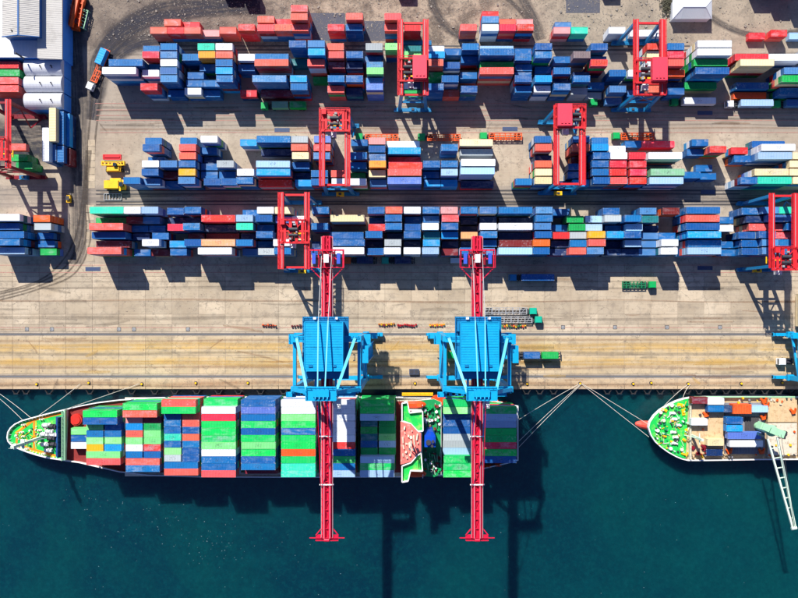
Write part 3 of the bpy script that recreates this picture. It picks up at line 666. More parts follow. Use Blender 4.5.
# ================================================================ YARD GANTRY CRANES
def prop(*a): pass
HG = 23.5
def yard_crane(px0, px1, py0, py1, label, legm, house=None, mach=None, body='crane_red', girder=None, loc_only=None):
    """px0, px1: the two girders, py0, py1: their ends, measured at girder height"""
    x0, y1 = P(px0, py0, HG); x1, y0 = P(px1, py1, HG)
    cx, cy = (x0+x1)/2, (y0+y1)/2; a = (x1-x0)/2; b = (y1-y0)/2
    t = thing('yard_gantry_crane', label, 'gantry crane', (cx, cy, -.1), 0, 'red gantry cranes straddling the container stacks')
    LM = M[legm]; RM = M[body]
    def B(mb, name, mats): return mb.build(name, mats, t, world=False)
    for s_ in (-1,1):
        g_ = MB(); w_ = .54
        g_.box(s_*a-w_, s_*a+w_, -b, b, HG-1.7, HG, 0)
        for i in range(14):                                  # stiffener ribs on the web, end caps
            yy = -b+1+(2*b-2)*i/13; g_.box(s_*a-w_-.06, s_*a+w_+.06, yy-.06, yy+.06, HG-1.6, HG-.1)
        g = B(g_, 'girder', [RM])
        r = MB(); r.box(s_*a-.08, s_*a+.08, -b+.3, b-.3, HG+.002, HG+.14); r.build('trolley_rail', M['steel'], g, world=False)
        wk = MB(); o_ = s_*(a+1.05); wk.box(o_-.35, o_+.35, -b, b, HG-.5, HG-.42)
        wk.rail([(o_+s_*.33,-b,HG-.42),(o_+s_*.33,b,HG-.42)], 1.05, 1.9, .06); wk.build('walkway', RM, g, world=False)
    for sx in (-1,1):
        for sy in (-1,1):
            l_ = MB(); yy = sy*(b-.7)
            l_.beam((sx*(a),yy,HG-1.7),(sx*(a+1.0),yy,2.3),1.15,1.0,0,(0,1,0)); l_.box(sx*(a+1.0)-.9,sx*(a+1.0)+.9,yy-.75,yy+.75,1.9,2.5)
            B(l_, 'leg', [LM])
    for sy in (-1,1):
        yy = sy*(b-.7); s2 = MB()
        s2.box(-a-3, a+3, yy-.55, yy+.55, 1.3, 2.2); s2.rail([(-a-3,yy+sy*.75,2.0),(a+3,yy+sy*.75,2.0)], 1.0, 2., .06)
        s2.box(-a-3,a+3,yy+sy*.5,yy+sy*.85,1.95,2.0)
        B(s2, 'sill_beam', [LM])
        br = MB(); br.box(-a, a, yy-.35, yy+.35, HG-2.6, HG-1.75); B(br, 'cross_beam', [RM if legm != 'maroon' else LM])
        if sy < 0:
            br = MB(); br.beam((-a-.5,yy,12),(a-.2,yy,HG-2.4),.35); br.beam((a+.5,yy,12),(-a+.2,yy,HG-2.4),.35); br.beam((-a-.6,yy,12),(a+.6,yy,12),.5); B(br, 'brace', [LM])
        for sx in (-1,1):
            bg_ = MB(); bx = sx*(a+1.6); bg_.box(bx-1.5,bx+1.5,yy-.4,yy+.4,.75,1.32,0)
            bogie = B(bg_, 'bogie', [LM])
            for q in (-1,1):
                wmb = MB(); wmb.cyl((bx+q*.9,yy-.28,.62),(bx+q*.9,yy+.28,.62),.62,14); wmb.build('wheel', M['rubber'], bogie, world=False)
    ph = MB(); ph.box(-1.4,1.4,-b-.5,-b+1.0,2.25,4.2); ph.box(-1.2,-.2,-b-.56,-b-.5,2.6,4.0,1); ph.box(-.5,.5,-b-.1,-b+.6,4.2,4.5,1); B(ph, 'power_house', [M['yellow'] if py0 > 100 else M['legblue'], M['dark']])
    ld = MB(); ld.beam((a+1.5,b-1.8,2.4),(a+1.0,b-6.5,9),.5,.12); ld.beam((a+1.0,b-6.5,9),(a+.9,b-1.8,15.5),.5,.12); ld.beam((a+.9,b-1.8,15.5),(a+.9,b-5,HG-1.6),.5,.12)
    ld.rail([(a+1.8,b-1.8,2.4),(a+1.3,b-6.5,9)],1,2,.05); B(ld, 'stairs', [LM])
    # trolley with its deck, hoist and house
    if mach:
        m0, m1 = P(0, mach[0], HG+1)[1]-cy, P(0, mach[1], HG+1)[1]-cy
    else: m0, m1 = b*.1, -b*.6
    hi, lo_ = max(m0,m1), min(m0,m1)
    tr = MB()
    for yy in (lo_+.3, hi-.3, (hi+lo_)/2): tr.box(-a-.9, a+.9, yy-.28, yy+.28, HG+.15, HG+.75)
    for xx in (-a, a, -a*.33, a*.33): tr.box(xx-.25, xx+.25, lo_, hi, HG+.2, HG+.7)
    tr.rail([(-a-1.2,lo_-.2,HG+.75),(a+1.2,lo_-.2,HG+.75),(a+1.2,hi+.2,HG+.75),(-a-1.2,hi+.2,HG+.75),(-a-1.2,lo_-.2,HG+.75)], 1.1, 1.5, .09)
    trol = B(tr, 'trolley', [RM])
    ho = MB(); my = (hi+lo_)/2
    hx = -a*.45 if house == 'right' else (a*.5 if house == 'left' else 0)
    ho.cyl((hx-1.5,my+.6,HG+1.5),(hx+1.5,my+.6,HG+1.5),.6,12,0); ho.cyl((hx-1.5,my-1.4,HG+1.4),(hx+1.5,my-1.4,HG+1.4),.5,12,0)
    ho.build('hoist_drum', M['dark'], trol, world=False)
    for mo_ in ((hx+.5,my+2.2,HG+1.3,.9,.6,1.1),(hx-1.0,my-2.7,HG+1.2,.7,.7,.9),(hx+1.2,my-.4,HG+1.3,.5,.5,1.1)):
        mo = MB(); mo.cb(*mo_); mo.build('hoist_motor', M['steel'], trol, world=False)
    if house:
        hb = MB(); h0, h1 = (0, a+.5) if house == 'right' else (-a-.5, 0)
        hb.box(h0+.0, h1+.1, lo_+.4, hi-.2, HG+.76, HG+3.3); hb.box(h0-.1,h1+.2,lo_+.3,hi-.1,HG+3.3,HG+3.42)
        for i in range(3): hb.box(h0+1+i*1.2,h0+1.6+i*1.2,lo_+1,lo_+1.6,HG+3.42,HG+3.7)
        hb.build('machinery_house', M['crane_pink'], trol, world=False)
    else:
        dk = MB()
        for i in range(4): dk.box(-a+.6+i*a*.5, -a+1.5+i*a*.5, lo_+.5, hi-.5, HG+.76, HG+.95)
        dk.beam((-a,lo_,HG+.9),(a,hi,HG+.9),.25); dk.beam((a,lo_,HG+.9),(-a,hi,HG+.9),.25)
        dk.box(-a-.3,-a+1.2,hi-2,hi-.3,HG+.9,HG+2.3); dk.build('deck_grating', RM, trol, world=False)
    cb_ = MB(); cb_.box(-a*.2-1,-a*.2+1,lo_-1.4,lo_+.6,HG-4.2,HG-2); cb_.box(-a*.2-.9,-a*.2+.9,lo_-1.45,lo_-1.38,HG-4,HG-2.6,1); cb_.beam((-a*.2,lo_,HG-2),(-a*.2,lo_,HG+.3),.4)
    cb_.build('cab', [M['white'], M['glass']], trol, world=False)
    sp = MB(); sp.box(-2.9,2.9,my-.25,my+.25,HG-7.2,HG-6.7)
    for sx in (-1,1): sp.box(sx*2.9-.15,sx*2.9+.15,my-1.2,my+1.2,HG-7.2,HG-6.8); sp.cyl((sx*1.2,my,HG-6.7),(sx*1.2,my,HG+.4),.05,5)
    sp.build('spreader', M['yellow'], trol, world=False)
    return t
yard_crane(637.5,662.3,19,95,'red gantry crane with pinkish-red house and blue legs, rightmost over the upper block','legblue','right',(59,83),'crane_red')
yard_crane(401.5,424.5,19,95,'red gantry crane with pink house over the upper block, above the middle of the photo','legblue','right',(57,81),'crane_red')
yard_crane(323.2,346.2,109,186,'red gantry crane with open machinery at its top end, over the middle block','legblue',None,(109,131),'crane_red')
yard_crane(557.8,581.5,105,185,'red gantry crane with pink house at its top end, over the middle block','legblue','left',(105,128),'crane_red')
yard_crane(282,305.6,192,269,'red gantry crane over the lower block just left of the left quay crane boom','legblue',None,(219,243),'crane_red')
yard_crane(773.5,795.5,193,268,'bright red gantry crane at the right edge over the lower block','legblue',None,(247,270),'crane_red')
yard_crane(-19,6.3,99,168,'red and maroon gantry crane cut by the left edge beside the vaulted sheds','maroon',None,(138,160),'crane_red')
# ================================================================ SHIP-TO-SHORE CRANES
ZB = 43.0
def quay_crane(xg, label):
    X = G(xg, 0)[0]; yl = G(0,334.2)[1]; ys = G(0,376.4)[1]; yc = (yl+ys)/2
    t = thing('quay_crane', label, 'quay crane', (X, yc, 0), 0, 'blue ship-to-shore cranes with crimson booms')
    L = yl-yc; a = 10.3; CY = M['cyan']; RD = M['boom_red']
    def B(mb, name, mats, par=None): return mb.build(name, mats, par or t, world=False)
    for sy, zz in ((L,0),(-L,0)):
        for sx in (-1,1):
            lg = MB(); lg.beam((sx*a,sy,4.5),(sx*a,sy,ZB+1.0),1.5,1.7,0,(0,1,0)); lg.box(sx*a-1.1,sx*a+1.1,sy-1.1,sy+1.1,4,5.6)
            B(lg, 'leg', [CY])
            eq = MB(); eq.box(sx*a-4.6,sx*a+4.6,sy-.55,sy+.55,2.3,3.4); 
            for q in (-3.1,3.1): eq.box(sx*a+q-2,sx*a+q+2,sy-.5,sy+.5,1.3,2.2); eq.box(sx*a+q-.4,sx*a+q+.4,sy-.4,sy+.4,2.1,2.4)
            eq.box(sx*a-.8,sx*a+.8,sy-.7,sy+.7,3.3,4.1); eq.box(sx*(a+4.6)-.5,sx*(a+4.6)+.9*sx+.5,sy-.7,sy+.7,1.2,2.6)
            bo = B(eq, 'bogie', [CY])
            for q in range(8):
                wq = MB(); xx = sx*a-4.3+q*8.6/7; wq.cyl((xx,sy-.2,.55),(xx,sy+.2,.55),.48,10); B(wq, 'wheel', [M['dark']], bo)
        s2 = MB(); s2.box(-a+1.2,a-1.2,sy-.7,sy+.7,4.3,5.9); s2.rail([(-a,sy-.75,5.9),(a,sy-.75,5.9)],1.1,2,.07); B(s2, 'sill_beam', [CY])
        p2 = MB(); p2.box(-a-.8,a+.8,sy-.9,sy+.9,ZB+1.02,ZB+3.0); p2.rail([(-a,sy+.95,ZB+3),(a,sy+.95,ZB+3)],1.1,1.6,.09); p2.rail([(-a,sy-.95,ZB+3),(a,sy-.95,ZB+3)],1.1,1.6,.09)
        B(p2, 'cross_beam', [CY])
    for sx in (-1,1):
        pb = MB(); pb.box(sx*a-.55,sx*a+.55,-L+1.0,L-1.0,11,12.5); B(pb, 'portal_beam', [CY]); pb = MB(); pb.box(sx*a-.5,sx*a+.5,-L+1.0,L-1.0,ZB-1.2,ZB+.6)
        B(pb, 'portal_beam', [CY])
        br = MB(); br.beam((sx*a,L,6),(sx*a,-L,11),.7); br.beam((sx*a,-L,12.5),(sx*a,L,ZB-1),.8); B(br, 'brace', [CY])
        # end frames sticking out along the rails (cable reel side, ladders)
        pf = MB(); pf.box(sx*(a+.9),sx*(a+3.2) if sx>0 else sx*(a+.9)+.01,L-2.2,L+1.2,ZB-9,ZB-8.6) if sx>0 else pf.box(-a-3.2,-a-.9,L-2.2,L+1.2,ZB-9,ZB-8.6)
        pf.rail([(sx*(a+3.1),L-2.1,ZB-8.6),(sx*(a+3.1),L+1.1,ZB-8.6)],1.1,1,.08)
        B(pf, 'platform', [CY]); pf = MB()
        pf.box(min(sx*(a+.9),sx*(a+4.6)),max(sx*(a+.9),sx*(a+4.6)),L-1.1,L+1.0,14,14.3); pf.rail([(sx*(a+4.5),L-1,14.3),(sx*(a+4.5),L+1,14.3)],1.1,.9,.08)
        pf.beam((sx*(a+1),L,14),(sx*(a+4.4),L,9.5),.3); B(pf, 'platform', [CY])
    # stair tower on the right legs
    sw = MB()
    for i in range(11):
        z0 = 3+i*3.6; y0, y1 = (L-3, L-7) if i % 2 else (L-7, L-3)
        sw.beam((a+2.1,y0,z0),(a+2.1,y1,z0+3.6),.8,.12); sw.box(a+1.1,a+2.7,y1-.6,y1+.6,z0+3.5,z0+3.6)
    for yy in (L-2.4,L-7.6):
        for xx in (a+1.1,a+2.8): sw.beam((xx,yy,3),(xx,yy,43.1),.16)
    sw.box(a+1.0,a+2.9,L-7.8,L-2.2,43.1,43.3); B(sw, 'stair_tower', [CY])
    # lower machinery deck with stores between the legs on the right
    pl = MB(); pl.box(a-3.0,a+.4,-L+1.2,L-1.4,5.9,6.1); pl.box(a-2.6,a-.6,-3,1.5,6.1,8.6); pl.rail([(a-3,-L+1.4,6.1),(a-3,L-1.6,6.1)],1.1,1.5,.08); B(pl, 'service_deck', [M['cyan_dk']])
    # boom
    yb0 = P(0,236,ZB)[1]-yc; yb1 = P(0,538,ZB)[1]-yc; bw = 1.3; fold = -L-2.5
    def girder(y0, y1, name):
        g_ = MB(); g_.box(-bw,-bw+.75,y1,y0,ZB-1.0,ZB+.35); g_.box(bw-.75,bw,y1,y0,ZB-1.0,ZB+.35)
        g_.box(-bw+.76,bw-.76,y1,y0,ZB-.9,ZB-.62)
        n = int((y0-y1)/3.0)
        for i in range(n+1):
            yy = y1+(y0-y1)*i/n; g_.box(-bw+.76,bw-.76,max(yy-.12,y1+.01),min(yy+.12,y0-.01),ZB-.6,ZB+.1)
            if i < n: g_.beam((-bw+.8 if i % 2 else bw-.8,yy,ZB-.3),(bw-.8 if i % 2 else -bw+.8,yy+(y0-y1)/n,ZB-.3),.16)
        g = B(g_, name, [RD])
        w2 = MB()
        for sx in (-1,1):
            w2.box(min(sx*(bw+.02),sx*(bw+.55)),max(sx*(bw+.02),sx*(bw+.55)),y1+.1,y0-.1,ZB-.75,ZB-.68)
        B(w2, 'boom_walkway', [M['crane_pink']], g)
        w3 = MB(); w3.rail([(bw+.52,y1+.2,ZB-.68),(bw+.52,y0-.2,ZB-.68)],1.05,2.4,.07); w3.rail([(-bw-.52,y1+.2,ZB-.68),(-bw-.52,y0-.2,ZB-.68)],1.05,2.4,.07)
        B(w3, 'handrail', [M['steel']], g)
        r_ = MB(); r_.box(-bw+.3,-bw+.44,y1,y0,ZB+.352,ZB+.5); r_.box(bw-.44,bw-.3,y1,y0,ZB+.352,ZB+.5); B(r_, 'trolley_rail', [M['steel']], g)
        return g
    girder(yb0, fold+.15, 'rear_girder'); bm = girder(fold-.15, yb1, 'boom')
    for fr in (.28,.62):     # white cross bars where the stays meet the boom
        yy = fold+(yb1-fold)*fr; c_ = MB(); c_.box(-bw-1.0,bw+1.0,yy-.15,yy+.15,ZB+.36,ZB+.8); c_.box(-.3,.3,yy-.1,yy+.1,ZB+.5,ZB+1.1); B(c_, 'stay_bracket', [M['white']], bm)
    tp = MB(); tp.box(-3.6,3.6,yb1-.7,yb1+.9,ZB-.9,ZB-.6); tp.rail([(-3.6,yb1-.7,ZB-.6),(3.6,yb1-.7,ZB-.6)],1.1,1.2,.1); tp.box(-5.6,5.6,yb1-.1,yb1+.15,ZB-.3,ZB-.05)
    tp.beam((-bw-.7,yb1+2.8,ZB-.5),(-3.6,yb1+.8,ZB-.5),.3); tp.beam((bw+.7,yb1+2.8,ZB-.5),(3.6,yb1+.8,ZB-.5),.3); tp.cyl((-.8,yb1-.4,ZB+.8),(.8,yb1-.4,ZB+.8),.5,10)
    B(tp, 'boom_tip_platform', [RD], bm)
    # rear trolley and counter platform at the landward end
    r0 = P(0,250,ZB)[1]-yc; r1 = P(0,268,ZB)[1]-yc; rt = MB()
    rt.box(-5.4,5.4,r1,r1+.35,ZB+.55,ZB+.95); rt.box(-5.4,5.4,r0-.35,r0,ZB+.55,ZB+.95); rt.box(-5.4,5.4,(r0+r1)/2-.2,(r0+r1)/2+.2,ZB+.55,ZB+.9)
    for xx in (-5.2,-2.6,2.6,5.2): rt.box(xx-.2,xx+.2,r1+.36,r0-.36,ZB+.52,ZB+.85)
    rt.rail([(-5.6,r1,ZB+.9),(5.6,r1,ZB+.9),(5.6,r0,ZB+.9),(-5.6,r0,ZB+.9),(-5.6,r1,ZB+.9)],1.1,1.3,.11)
    rt.beam((-5.2,r1,ZB+.6),(-bw,r1-4,ZB),.3); rt.beam((5.2,r1,ZB+.6),(bw,r1-4,ZB),.3)
    for xx in (-1,0,1): rt.box(xx-.16,xx+.16,r0+.2,yb0-.2,ZB+.5,ZB+.8)
    trl = B(rt, 'trolley', [RD])
    hb = MB()
    for sx in (-1,1): hb = MB(); hb.box(sx*3.9-.55,sx*3.9+.55,r1+1.2,r0-1.2,ZB+.96,ZB+2.4); B(hb, 'winch_box', [paint_blue], trl)
    hb = MB(); hb.box(-.8,.8,r1+1.6,r1+4.2,ZB+.9,ZB+2.6); B(hb, 'winch_motor', [M['white']], trl)
    hb = MB()
    for sx in (-1,1): hb = MB(); hb.cyl((sx*2.2,r1+.9,ZB+1.6),(sx*2.2,r1+3.2,ZB+1.6),.5,8); B(hb, 'hoist_drum', [M['maroon']], trl)
    for sx in (-1,1): hb = MB(); hb.cb(sx*2.2,r0-1,ZB+1.4,1.0,.8,.9); B(hb, 'hoist_motor', [M['maroon']], trl)
    cb_ = MB(); cb_.box(2.0,4.2,-L-6.5,-L-3.6,ZB-4.2,ZB-1.6); cb_.box(2.1,4.1,-L-6.56,-L-6.5,ZB-4,ZB-2.4,1); cb_.box(1.2,2.4,-L-5.6,-L-4.6,ZB-1.6,ZB-.8); B(cb_, 'operator_cab', [M['white'], M['glass']])
    # machinery house on its frame
    hy0, hy1 = P(0,322,52)[1]-yc, P(0,371,52)[1]-yc; hw = 5.85
    hs = MB(); hs.box(-hw,hw,hy1,hy0,46.1,52.0,0)
    for i in range(19): yy = hy1+.5+(hy0-hy1-1)*i/18; hs.box(-hw-.06,hw+.06,yy-.05,yy+.05,52.0,52.08)
    for sx in (-1,1): hs.box(sx*hw-.12,sx*hw+.12,hy1-.1,hy0+.1,51.95,52.18)
    for yy in (hy1,hy0,(hy0+hy1)/2): hs.box(-hw,hw,yy-.1,yy+.1,51.95,52.16)
    house = B(hs, 'machinery_house', [CY])
    for i in range(2):
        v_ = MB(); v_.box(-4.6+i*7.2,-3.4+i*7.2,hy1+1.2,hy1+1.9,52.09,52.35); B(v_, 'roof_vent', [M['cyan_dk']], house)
    hf = MB(); hf.box(-hw-1.4,hw+1.4,hy1-2.9,hy0+1.6,45.7,45.95); 
    z_ = 45.95; q = [(-hw-1.3,hy1-2.8,z_),(hw+1.3,hy1-2.8,z_),(hw+1.3,hy0+1.5,z_),(-hw-1.3,hy0+1.5,z_),(-hw-1.3,hy1-2.8,z_)]
    hf.rail(q,1.15,1.3,.10); hf.box(-hw,hw,hy1-2.6,hy1-.6,45.95,48.1); hf.box(-hw-.9,-hw-.1,hy0-3,hy0-.5,45.95,47.7)
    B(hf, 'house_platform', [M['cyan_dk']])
    for sx in (-1,1): ll = MB(); ll.cb(sx*3.4,hy0+1.1,46.9,.9,.7,1.0); B(ll, 'floodlight', [M['white']])
    hp = MB()
    for sx in (-1,1): hp.box(sx*3.2-.35,sx*3.2+.35,-L+.9,L+2.4,ZB+3.02,45.7) if False else hp.box(sx*3.2-.35,sx*3.2+.35,-L-2,L+2.4,ZB+3.02,ZB+3.3)
    for sx in (-1,1):
        for yy in (-L+1,-2,L-1): hp.beam((sx*3.2,yy,ZB+.3),(sx*3.2,yy,45.7),.4)
        hp.beam((sx*3.2,L,ZB+2),(sx*(bw),L+6,ZB+.4),.3)
    B(hp, 'house_frame', [CY])
    # A-frame over the sea-side legs
    ZA = 58.0; ya = -L+.2
    for sx in (-1,1):
        af = MB(); af.beam((sx*a,-L,ZB+3),(sx*2.3,ya,ZA),1.25,1.1,0,(0,1,0)); B(af, 'a_frame_leg', [CY])
        bs = MB(); bs.beam((sx*4.2,ya,ZA-.3),(sx*9.2,L+.3,ZB+3.1),.85,.6); B(bs, 'back_stay', [tie_])
        fs = MB(); fs.beam((sx*1.1,ya,ZA+.4),(sx*1.5,hy0+.4,53.3),.36); B(fs, 'rear_tie', [tie_]); fs = MB(); fs.beam((sx*1.5,hy0+.4,53.3),(sx*1.6,yb0-5,ZB+.5),.16); B(fs, 'rear_cable', [M['steel']])
        for fr, zz in ((.28,.4),(.62,.2)):
            yy = fold+(yb1-fold)*fr; fo = MB(); fo.beam((sx*1.3,ya-.5,ZA),(sx*(bw+.5),yy,ZB+1.4),.22); B(fo, 'forestay', [paint_blue if fr < .4 else M['boom_red']])
    ap = MB(); ap.box(-4.6,4.6,ya-2.2,ya+2.0,ZA+.2,ZA+.45); ap.box(-2.4,2.4,ya-1,ya+1,ZA+.46,ZA+1.4)
    for i in range(4): ap.cyl((-1.8+i*1.2,ya-1.5,ZA+1.0),(-1.5+i*1.2,ya-1.5,ZA+1.0),.7,12)
    z_ = ZA+.45; ap.rail([(-4.5,ya-2.1,z_),(4.5,ya-2.1,z_),(4.5,ya+1.9,z_),(-4.5,ya+1.9,z_),(-4.5,ya-2.1,z_)],1.1,1.2,.10)
    B(ap, 'apex_platform', [CY])
    h2 = MB(); h2.box(-a-2.4,-a+.6,-L-2.6,-L-.95,ZB+1,ZB+1.25); h2.rail([(-a-2.3,-L-2.5,ZB+1.25),(-a+.5,-L-2.5,ZB+1.25)],1.1,1,.09); h2.rail([(-a-2.3,-L-2.5,ZB+1.25),(-a-2.3,-L-1,ZB+1.25)],1.1,1,.09)
    h2.box(-a-1.8,-a-.4,-L-2.4,-L-1.2,ZB+1.25,ZB+2.6); B(h2, 'hinge_platform', [CY]); h2 = MB()
    h2.box(2.2,a-1,-L-2.2,-L-1,ZB+1.1,ZB+1.3); h2.rail([(2.2,-L-2.2,ZB+1.3),(a-1,-L-2.2,ZB+1.3)],1.1,1.2,.09)
    hp_ = B(h2, 'hinge_platform', [CY])
    for i in range(6): h3 = MB(); h3.cb(-8.6+i*1.9,-L-1.6,ZB+2.2+(i%2)*.5,.9,.9,1.1); B(h3, 'hinge_winch', [CY], hp_)
    return t
tie_ = paint('pale_blue_tie_rod', lin(90,190,225), .4, .2)
paint_blue = paint('winch_box_blue', lin(50,84,190), .45, .3)
quay_crane(339.7, 'cyan quay crane with crimson boom, left one, over the middle of the long ship')
quay_crane(466.8, 'cyan quay crane with crimson boom, right one, over the stern of the long ship')
quay_crane(811, 'cyan quay crane of which only the feet show at the right edge')
# ================================================================ SHIPS
def loft(mb, stations, z_levels, mi=0):
    """stations: list of lists of (x, y) rings bottom to top sharing length; closed loops"""
    n = len(stations[0]); vs = []
    for ring, z in zip(stations, z_levels): vs += [(x, y, z) for x, y in ring]
    fs = []
    for k_ in range(len(stations)-1):
        for i in range(n):
            j = (i+1) % n; fs.append((k_*n+i, k_*n+j, (k_+1)*n+j, (k_+1)*n+i))
    mb.add(vs, fs, mi)
def inset(poly, d):
    n = len(poly); out = []
    for i in range(n):
        p = Vector(poly[i-1]); q = Vector(poly[i]); r = Vector(poly[(i+1) % n])
        e1 = (q-p).normalized(); e2 = (r-q).normalized(); n1 = Vector((-e1.y, e1.x)); n2 = Vector((-e2.y, e2.x)); b = (n1+n2)
        if b.length < .1: b = n1
        b.normalize(); out.append(tuple(q+b*d/max(.5, b.dot(n1))))
    return out
# ---- the long container ship
zf, zm = 5.0, 2.6
north = [(8,437),(8.8,431.5),(11.5,427),(16,423.2),(23,419.8),(38,415.6),(52,412),(66,408.8),(80,405.4),(98,402),(120,399.3),(150,397.3),(200,396.4),(300,396.2),(400,396.6),(455,397.4),(490,400),(518,405.5)]
south = [(518,460),(505,463.5),(480,469),(450,474),(400,476.6),(300,477),(200,476.6),(150,475),(120,471.5),(98,466.5),(80,462.3),(64,460.2),(50,458.2),(38,455.2),(28,452),(19,448.5),(12,444.5),(9,441)]
ring = [P(x, y, zm) for x, y in north+south][::-1]
A = sum(ring[i][0]*ring[(i+1) % len(ring)][1]-ring[(i+1) % len(ring)][0]*ring[i][1] for i in range(len(ring)))
if A < 0: ring = ring[::-1]
hx0 = P(8,437,zm)[0]; cyh = P(0,437,zm)[1]
def waterline(r, taper, k0, L_=36.):
    out = []
    for x, y in r:
        f = min(1, max(0, (x-hx0)/L_)); s_ = (1-(1-f)**1.5*taper)
        f2 = min(1, max(0, (r_end-x)/14.)); s_ *= 1-(1-f2)*.3
        out.append((x+(1-f)*k0, cyh+(y-cyh)*s_))
    return out
r_end = max(x for x, y in ring)
ship = thing('container_ship', 'long container ship with green foredeck and stacked containers, moored under the quay cranes', 'ship', (P(260,437)[0], cyh, -3))
hm = MB(); loft(hm, [waterline(ring,.75,8), waterline(ring,.6,5), waterline(ring,.25,2), ring], [-8,-3.2,0,zm])
hm.build('hull', M['hull_dark'], ship)
rub = MB(); n = len(ring); ins = inset(ring, .35)
vs = [(x,y,zm) for x,y in ring]+[(x,y,zm+1.1) for x,y in ring]+[(x,y,zm+1.1) for x,y in ins]+[(x,y,zm) for x,y in ins]
rub.add(vs, [(i,(i+1)%n,n+(i+1)%n,n+i) for i in range(n)]+[(n+i,n+(i+1)%n,2*n+(i+1)%n,2*n+i) for i in range(n)]+[(2*n+i,2*n+(i+1)%n,3*n+(i+1)%n,3*n+i) for i in range(n)])
rub.build('bulwark', M['white'], ship)
dk = MB(); dk.add([(x,y,zm-.05) for x,y in inset(ring,.2)], [tuple(range(n))]); dk.build('main_deck', M['oxide'], ship)
# forecastle
fn = [(x,y) for x,y in north if x <= 66]; fs_ = [(x,y) for x,y in south if x <= 66]
fr = [P(x,y,zf) for x,y in fn+fs_]; fr_i = inset(fr if sum(fr[i][0]*fr[(i+1)%len(fr)][1]-fr[(i+1)%len(fr)][0]*fr[i][1] for i in range(len(fr)))>0 else fr[::-1], .15)
q = MB(); q.prism(fr_i, zm, zf, 1, 0); q.build('forecastle_deck', [M['green'], M['white']], ship)
fi2 = inset(fr_i, -.05); nn = len(fi2); fo_ = inset(fi2, .3); q = MB()
q.add([(x,y,zf) for x,y in fi2]+[(x,y,zf+1.1) for x,y in fi2]+[(x,y,zf+1.1) for x,y in fo_]+[(x,y,zf) for x,y in fo_],
      [(i,(i+1)%nn,nn+(i+1)%nn,nn+i) for i in range(nn)]+[(nn+i,nn+(i+1)%nn,2*nn+(i+1)%nn,2*nn+i) for i in range(nn)]+[(2*nn+i,2*nn+(i+1)%nn,3*nn+(i+1)%nn,3*nn+i) for i in range(nn)])
for i in range(0, nn):
    a_, b_ = Vector(fi2[i]), Vector(fi2[(i+1)%nn]); m_ = int((b_-a_).length/1.2)
    for j in range(m_):
        o_ = a_+(b_-a_)*(j+.5)/m_; c_ = o_+(Vector(((P(45,437)[0]),cyh))-o_).normalized()*1.0
        q.beam((o_.x,o_.y,zf+.9),(c_.x,c_.y,zf+.1),.14)
q.build('forecastle_bulwark', M['white'], ship)
def pline(name, pts, wm, z, mat, par, hz=.06):
    s_ = MB()
    for i, (a_, b_) in enumerate(zip(pts, pts[1:])):
        p0 = P(*a_, z); p1 = P(*b_, z); s_.beam((p0[0],p0[1],z+hz/2+i*.004),(p1[0],p1[1],z+hz/2+i*.004),wm,hz)
    return s_.build(name, mat, par)
pline('walkway', [(18,432),(34,420),(61,413.5)], .7, zf, M['yorange'], ship)
pline('walkway', [(17,444),(32,449),(56,455.5)], .7, zf, M['yorange'], ship)
pline('walkway', [(17.5,431),(16.5,443)], .7, zf+.02, M['yorange'], ship)
pline('walkway', [(34,420.5),(34,449)], .7, zf+.03, M['yorange'], ship)
pline('walkway', [(15,433),(33,418.6),(60,411.5)], .35, zf+.01, M['yellow'], ship)
pline('walkway', [(15.5,445),(31,450.6),(55,457)], .35, zf+.01, M['yellow'], ship)
pline('walkway', [(36,421),(36,448.5)], .3, zf+.01, M['yellow'], ship)
random.seed(13)
for i in range(60):
    px = random.uniform(16,62); hw_ = 3+(px-10)*.36
    if hw_ > 20: hw_ = 20
    py = 437+random.uniform(-hw_, hw_)*.85; x, y = P(px, py, zf); w_ = MB(); a_ = random.uniform(0,3); k_ = i % 3
    if k_ == 0: w_.beam((x-1.1*math.cos(a_),y-1.1*math.sin(a_),zf+.3),(x+1.1*math.cos(a_),y+1.1*math.sin(a_),zf+.3),.16); nm = 'pipe'
    elif k_ == 1: w_.cb(x,y,zf+.3,random.uniform(.3,.9),random.uniform(.3,.8),.6,0,a_); nm = 'deck_box'
    else: w_.cyl((x,y,zf),(x,y,zf+random.uniform(.4,1.0)),random.uniform(.12,.32),8); nm = 'fairlead'
    w_.build(nm, M[['yellow','dgreen','white','mint','hatch2','dark'][i % 6]], ship)
random.seed(3)
def winch(px, py, z, par, sc_=1., mat='white', rot=0):
    x, y = P(px, py, z); w_ = MB(); s_ = sc_
    w_.box(x-1.3*s_,x+1.3*s_,y-.7*s_,y+.7*s_,z,z+.25*s_)
    w_.cyl((x-1.0*s_,y,z+.8*s_),(x+.5*s_,y,z+.8*s_),.5*s_,10); w_.cyl((x-1.05*s_,y,z+.8*s_),(x-.95*s_,y,z+.8*s_),.75*s_,10); w_.cyl((x+.45*s_,y,z+.8*s_),(x+.55*s_,y,z+.8*s_),.75*s_,10)
    w_.cb(x+.95*s_,y,z+.7*s_,.7*s_,.8*s_,.9*s_); return w_.build('mooring_winch', M[mat], par)
for px, py in ((47,425),(50,431),(46,444),(49,450),(54,434.5),(45,434)): winch(px, py, zf, ship, 1.1)
for px, py in ((53,426),(54,444),(52,438)): winch(px, py, zf, ship, 1.1, 'dark')
for px, py in ((24,424.5),(27,448.5),(42,419),(44,453.5),(22,432),(26,440),(24,436),(40,430),(41,443)):
    x, y = P(px, py, zf); w_ = MB()
    for s_ in (-.4,.4): w_.cyl((x+s_,y,zf),(x+s_,y,zf+.8),.22,8); w_.cyl((x+s_,y,zf+.8),(x+s_,y,zf+.95),.3,8)
    w_.box(x-.8,x+.8,y-.3,y+.3,zf,zf+.08); w_.build('bitts', M['cream'], ship)
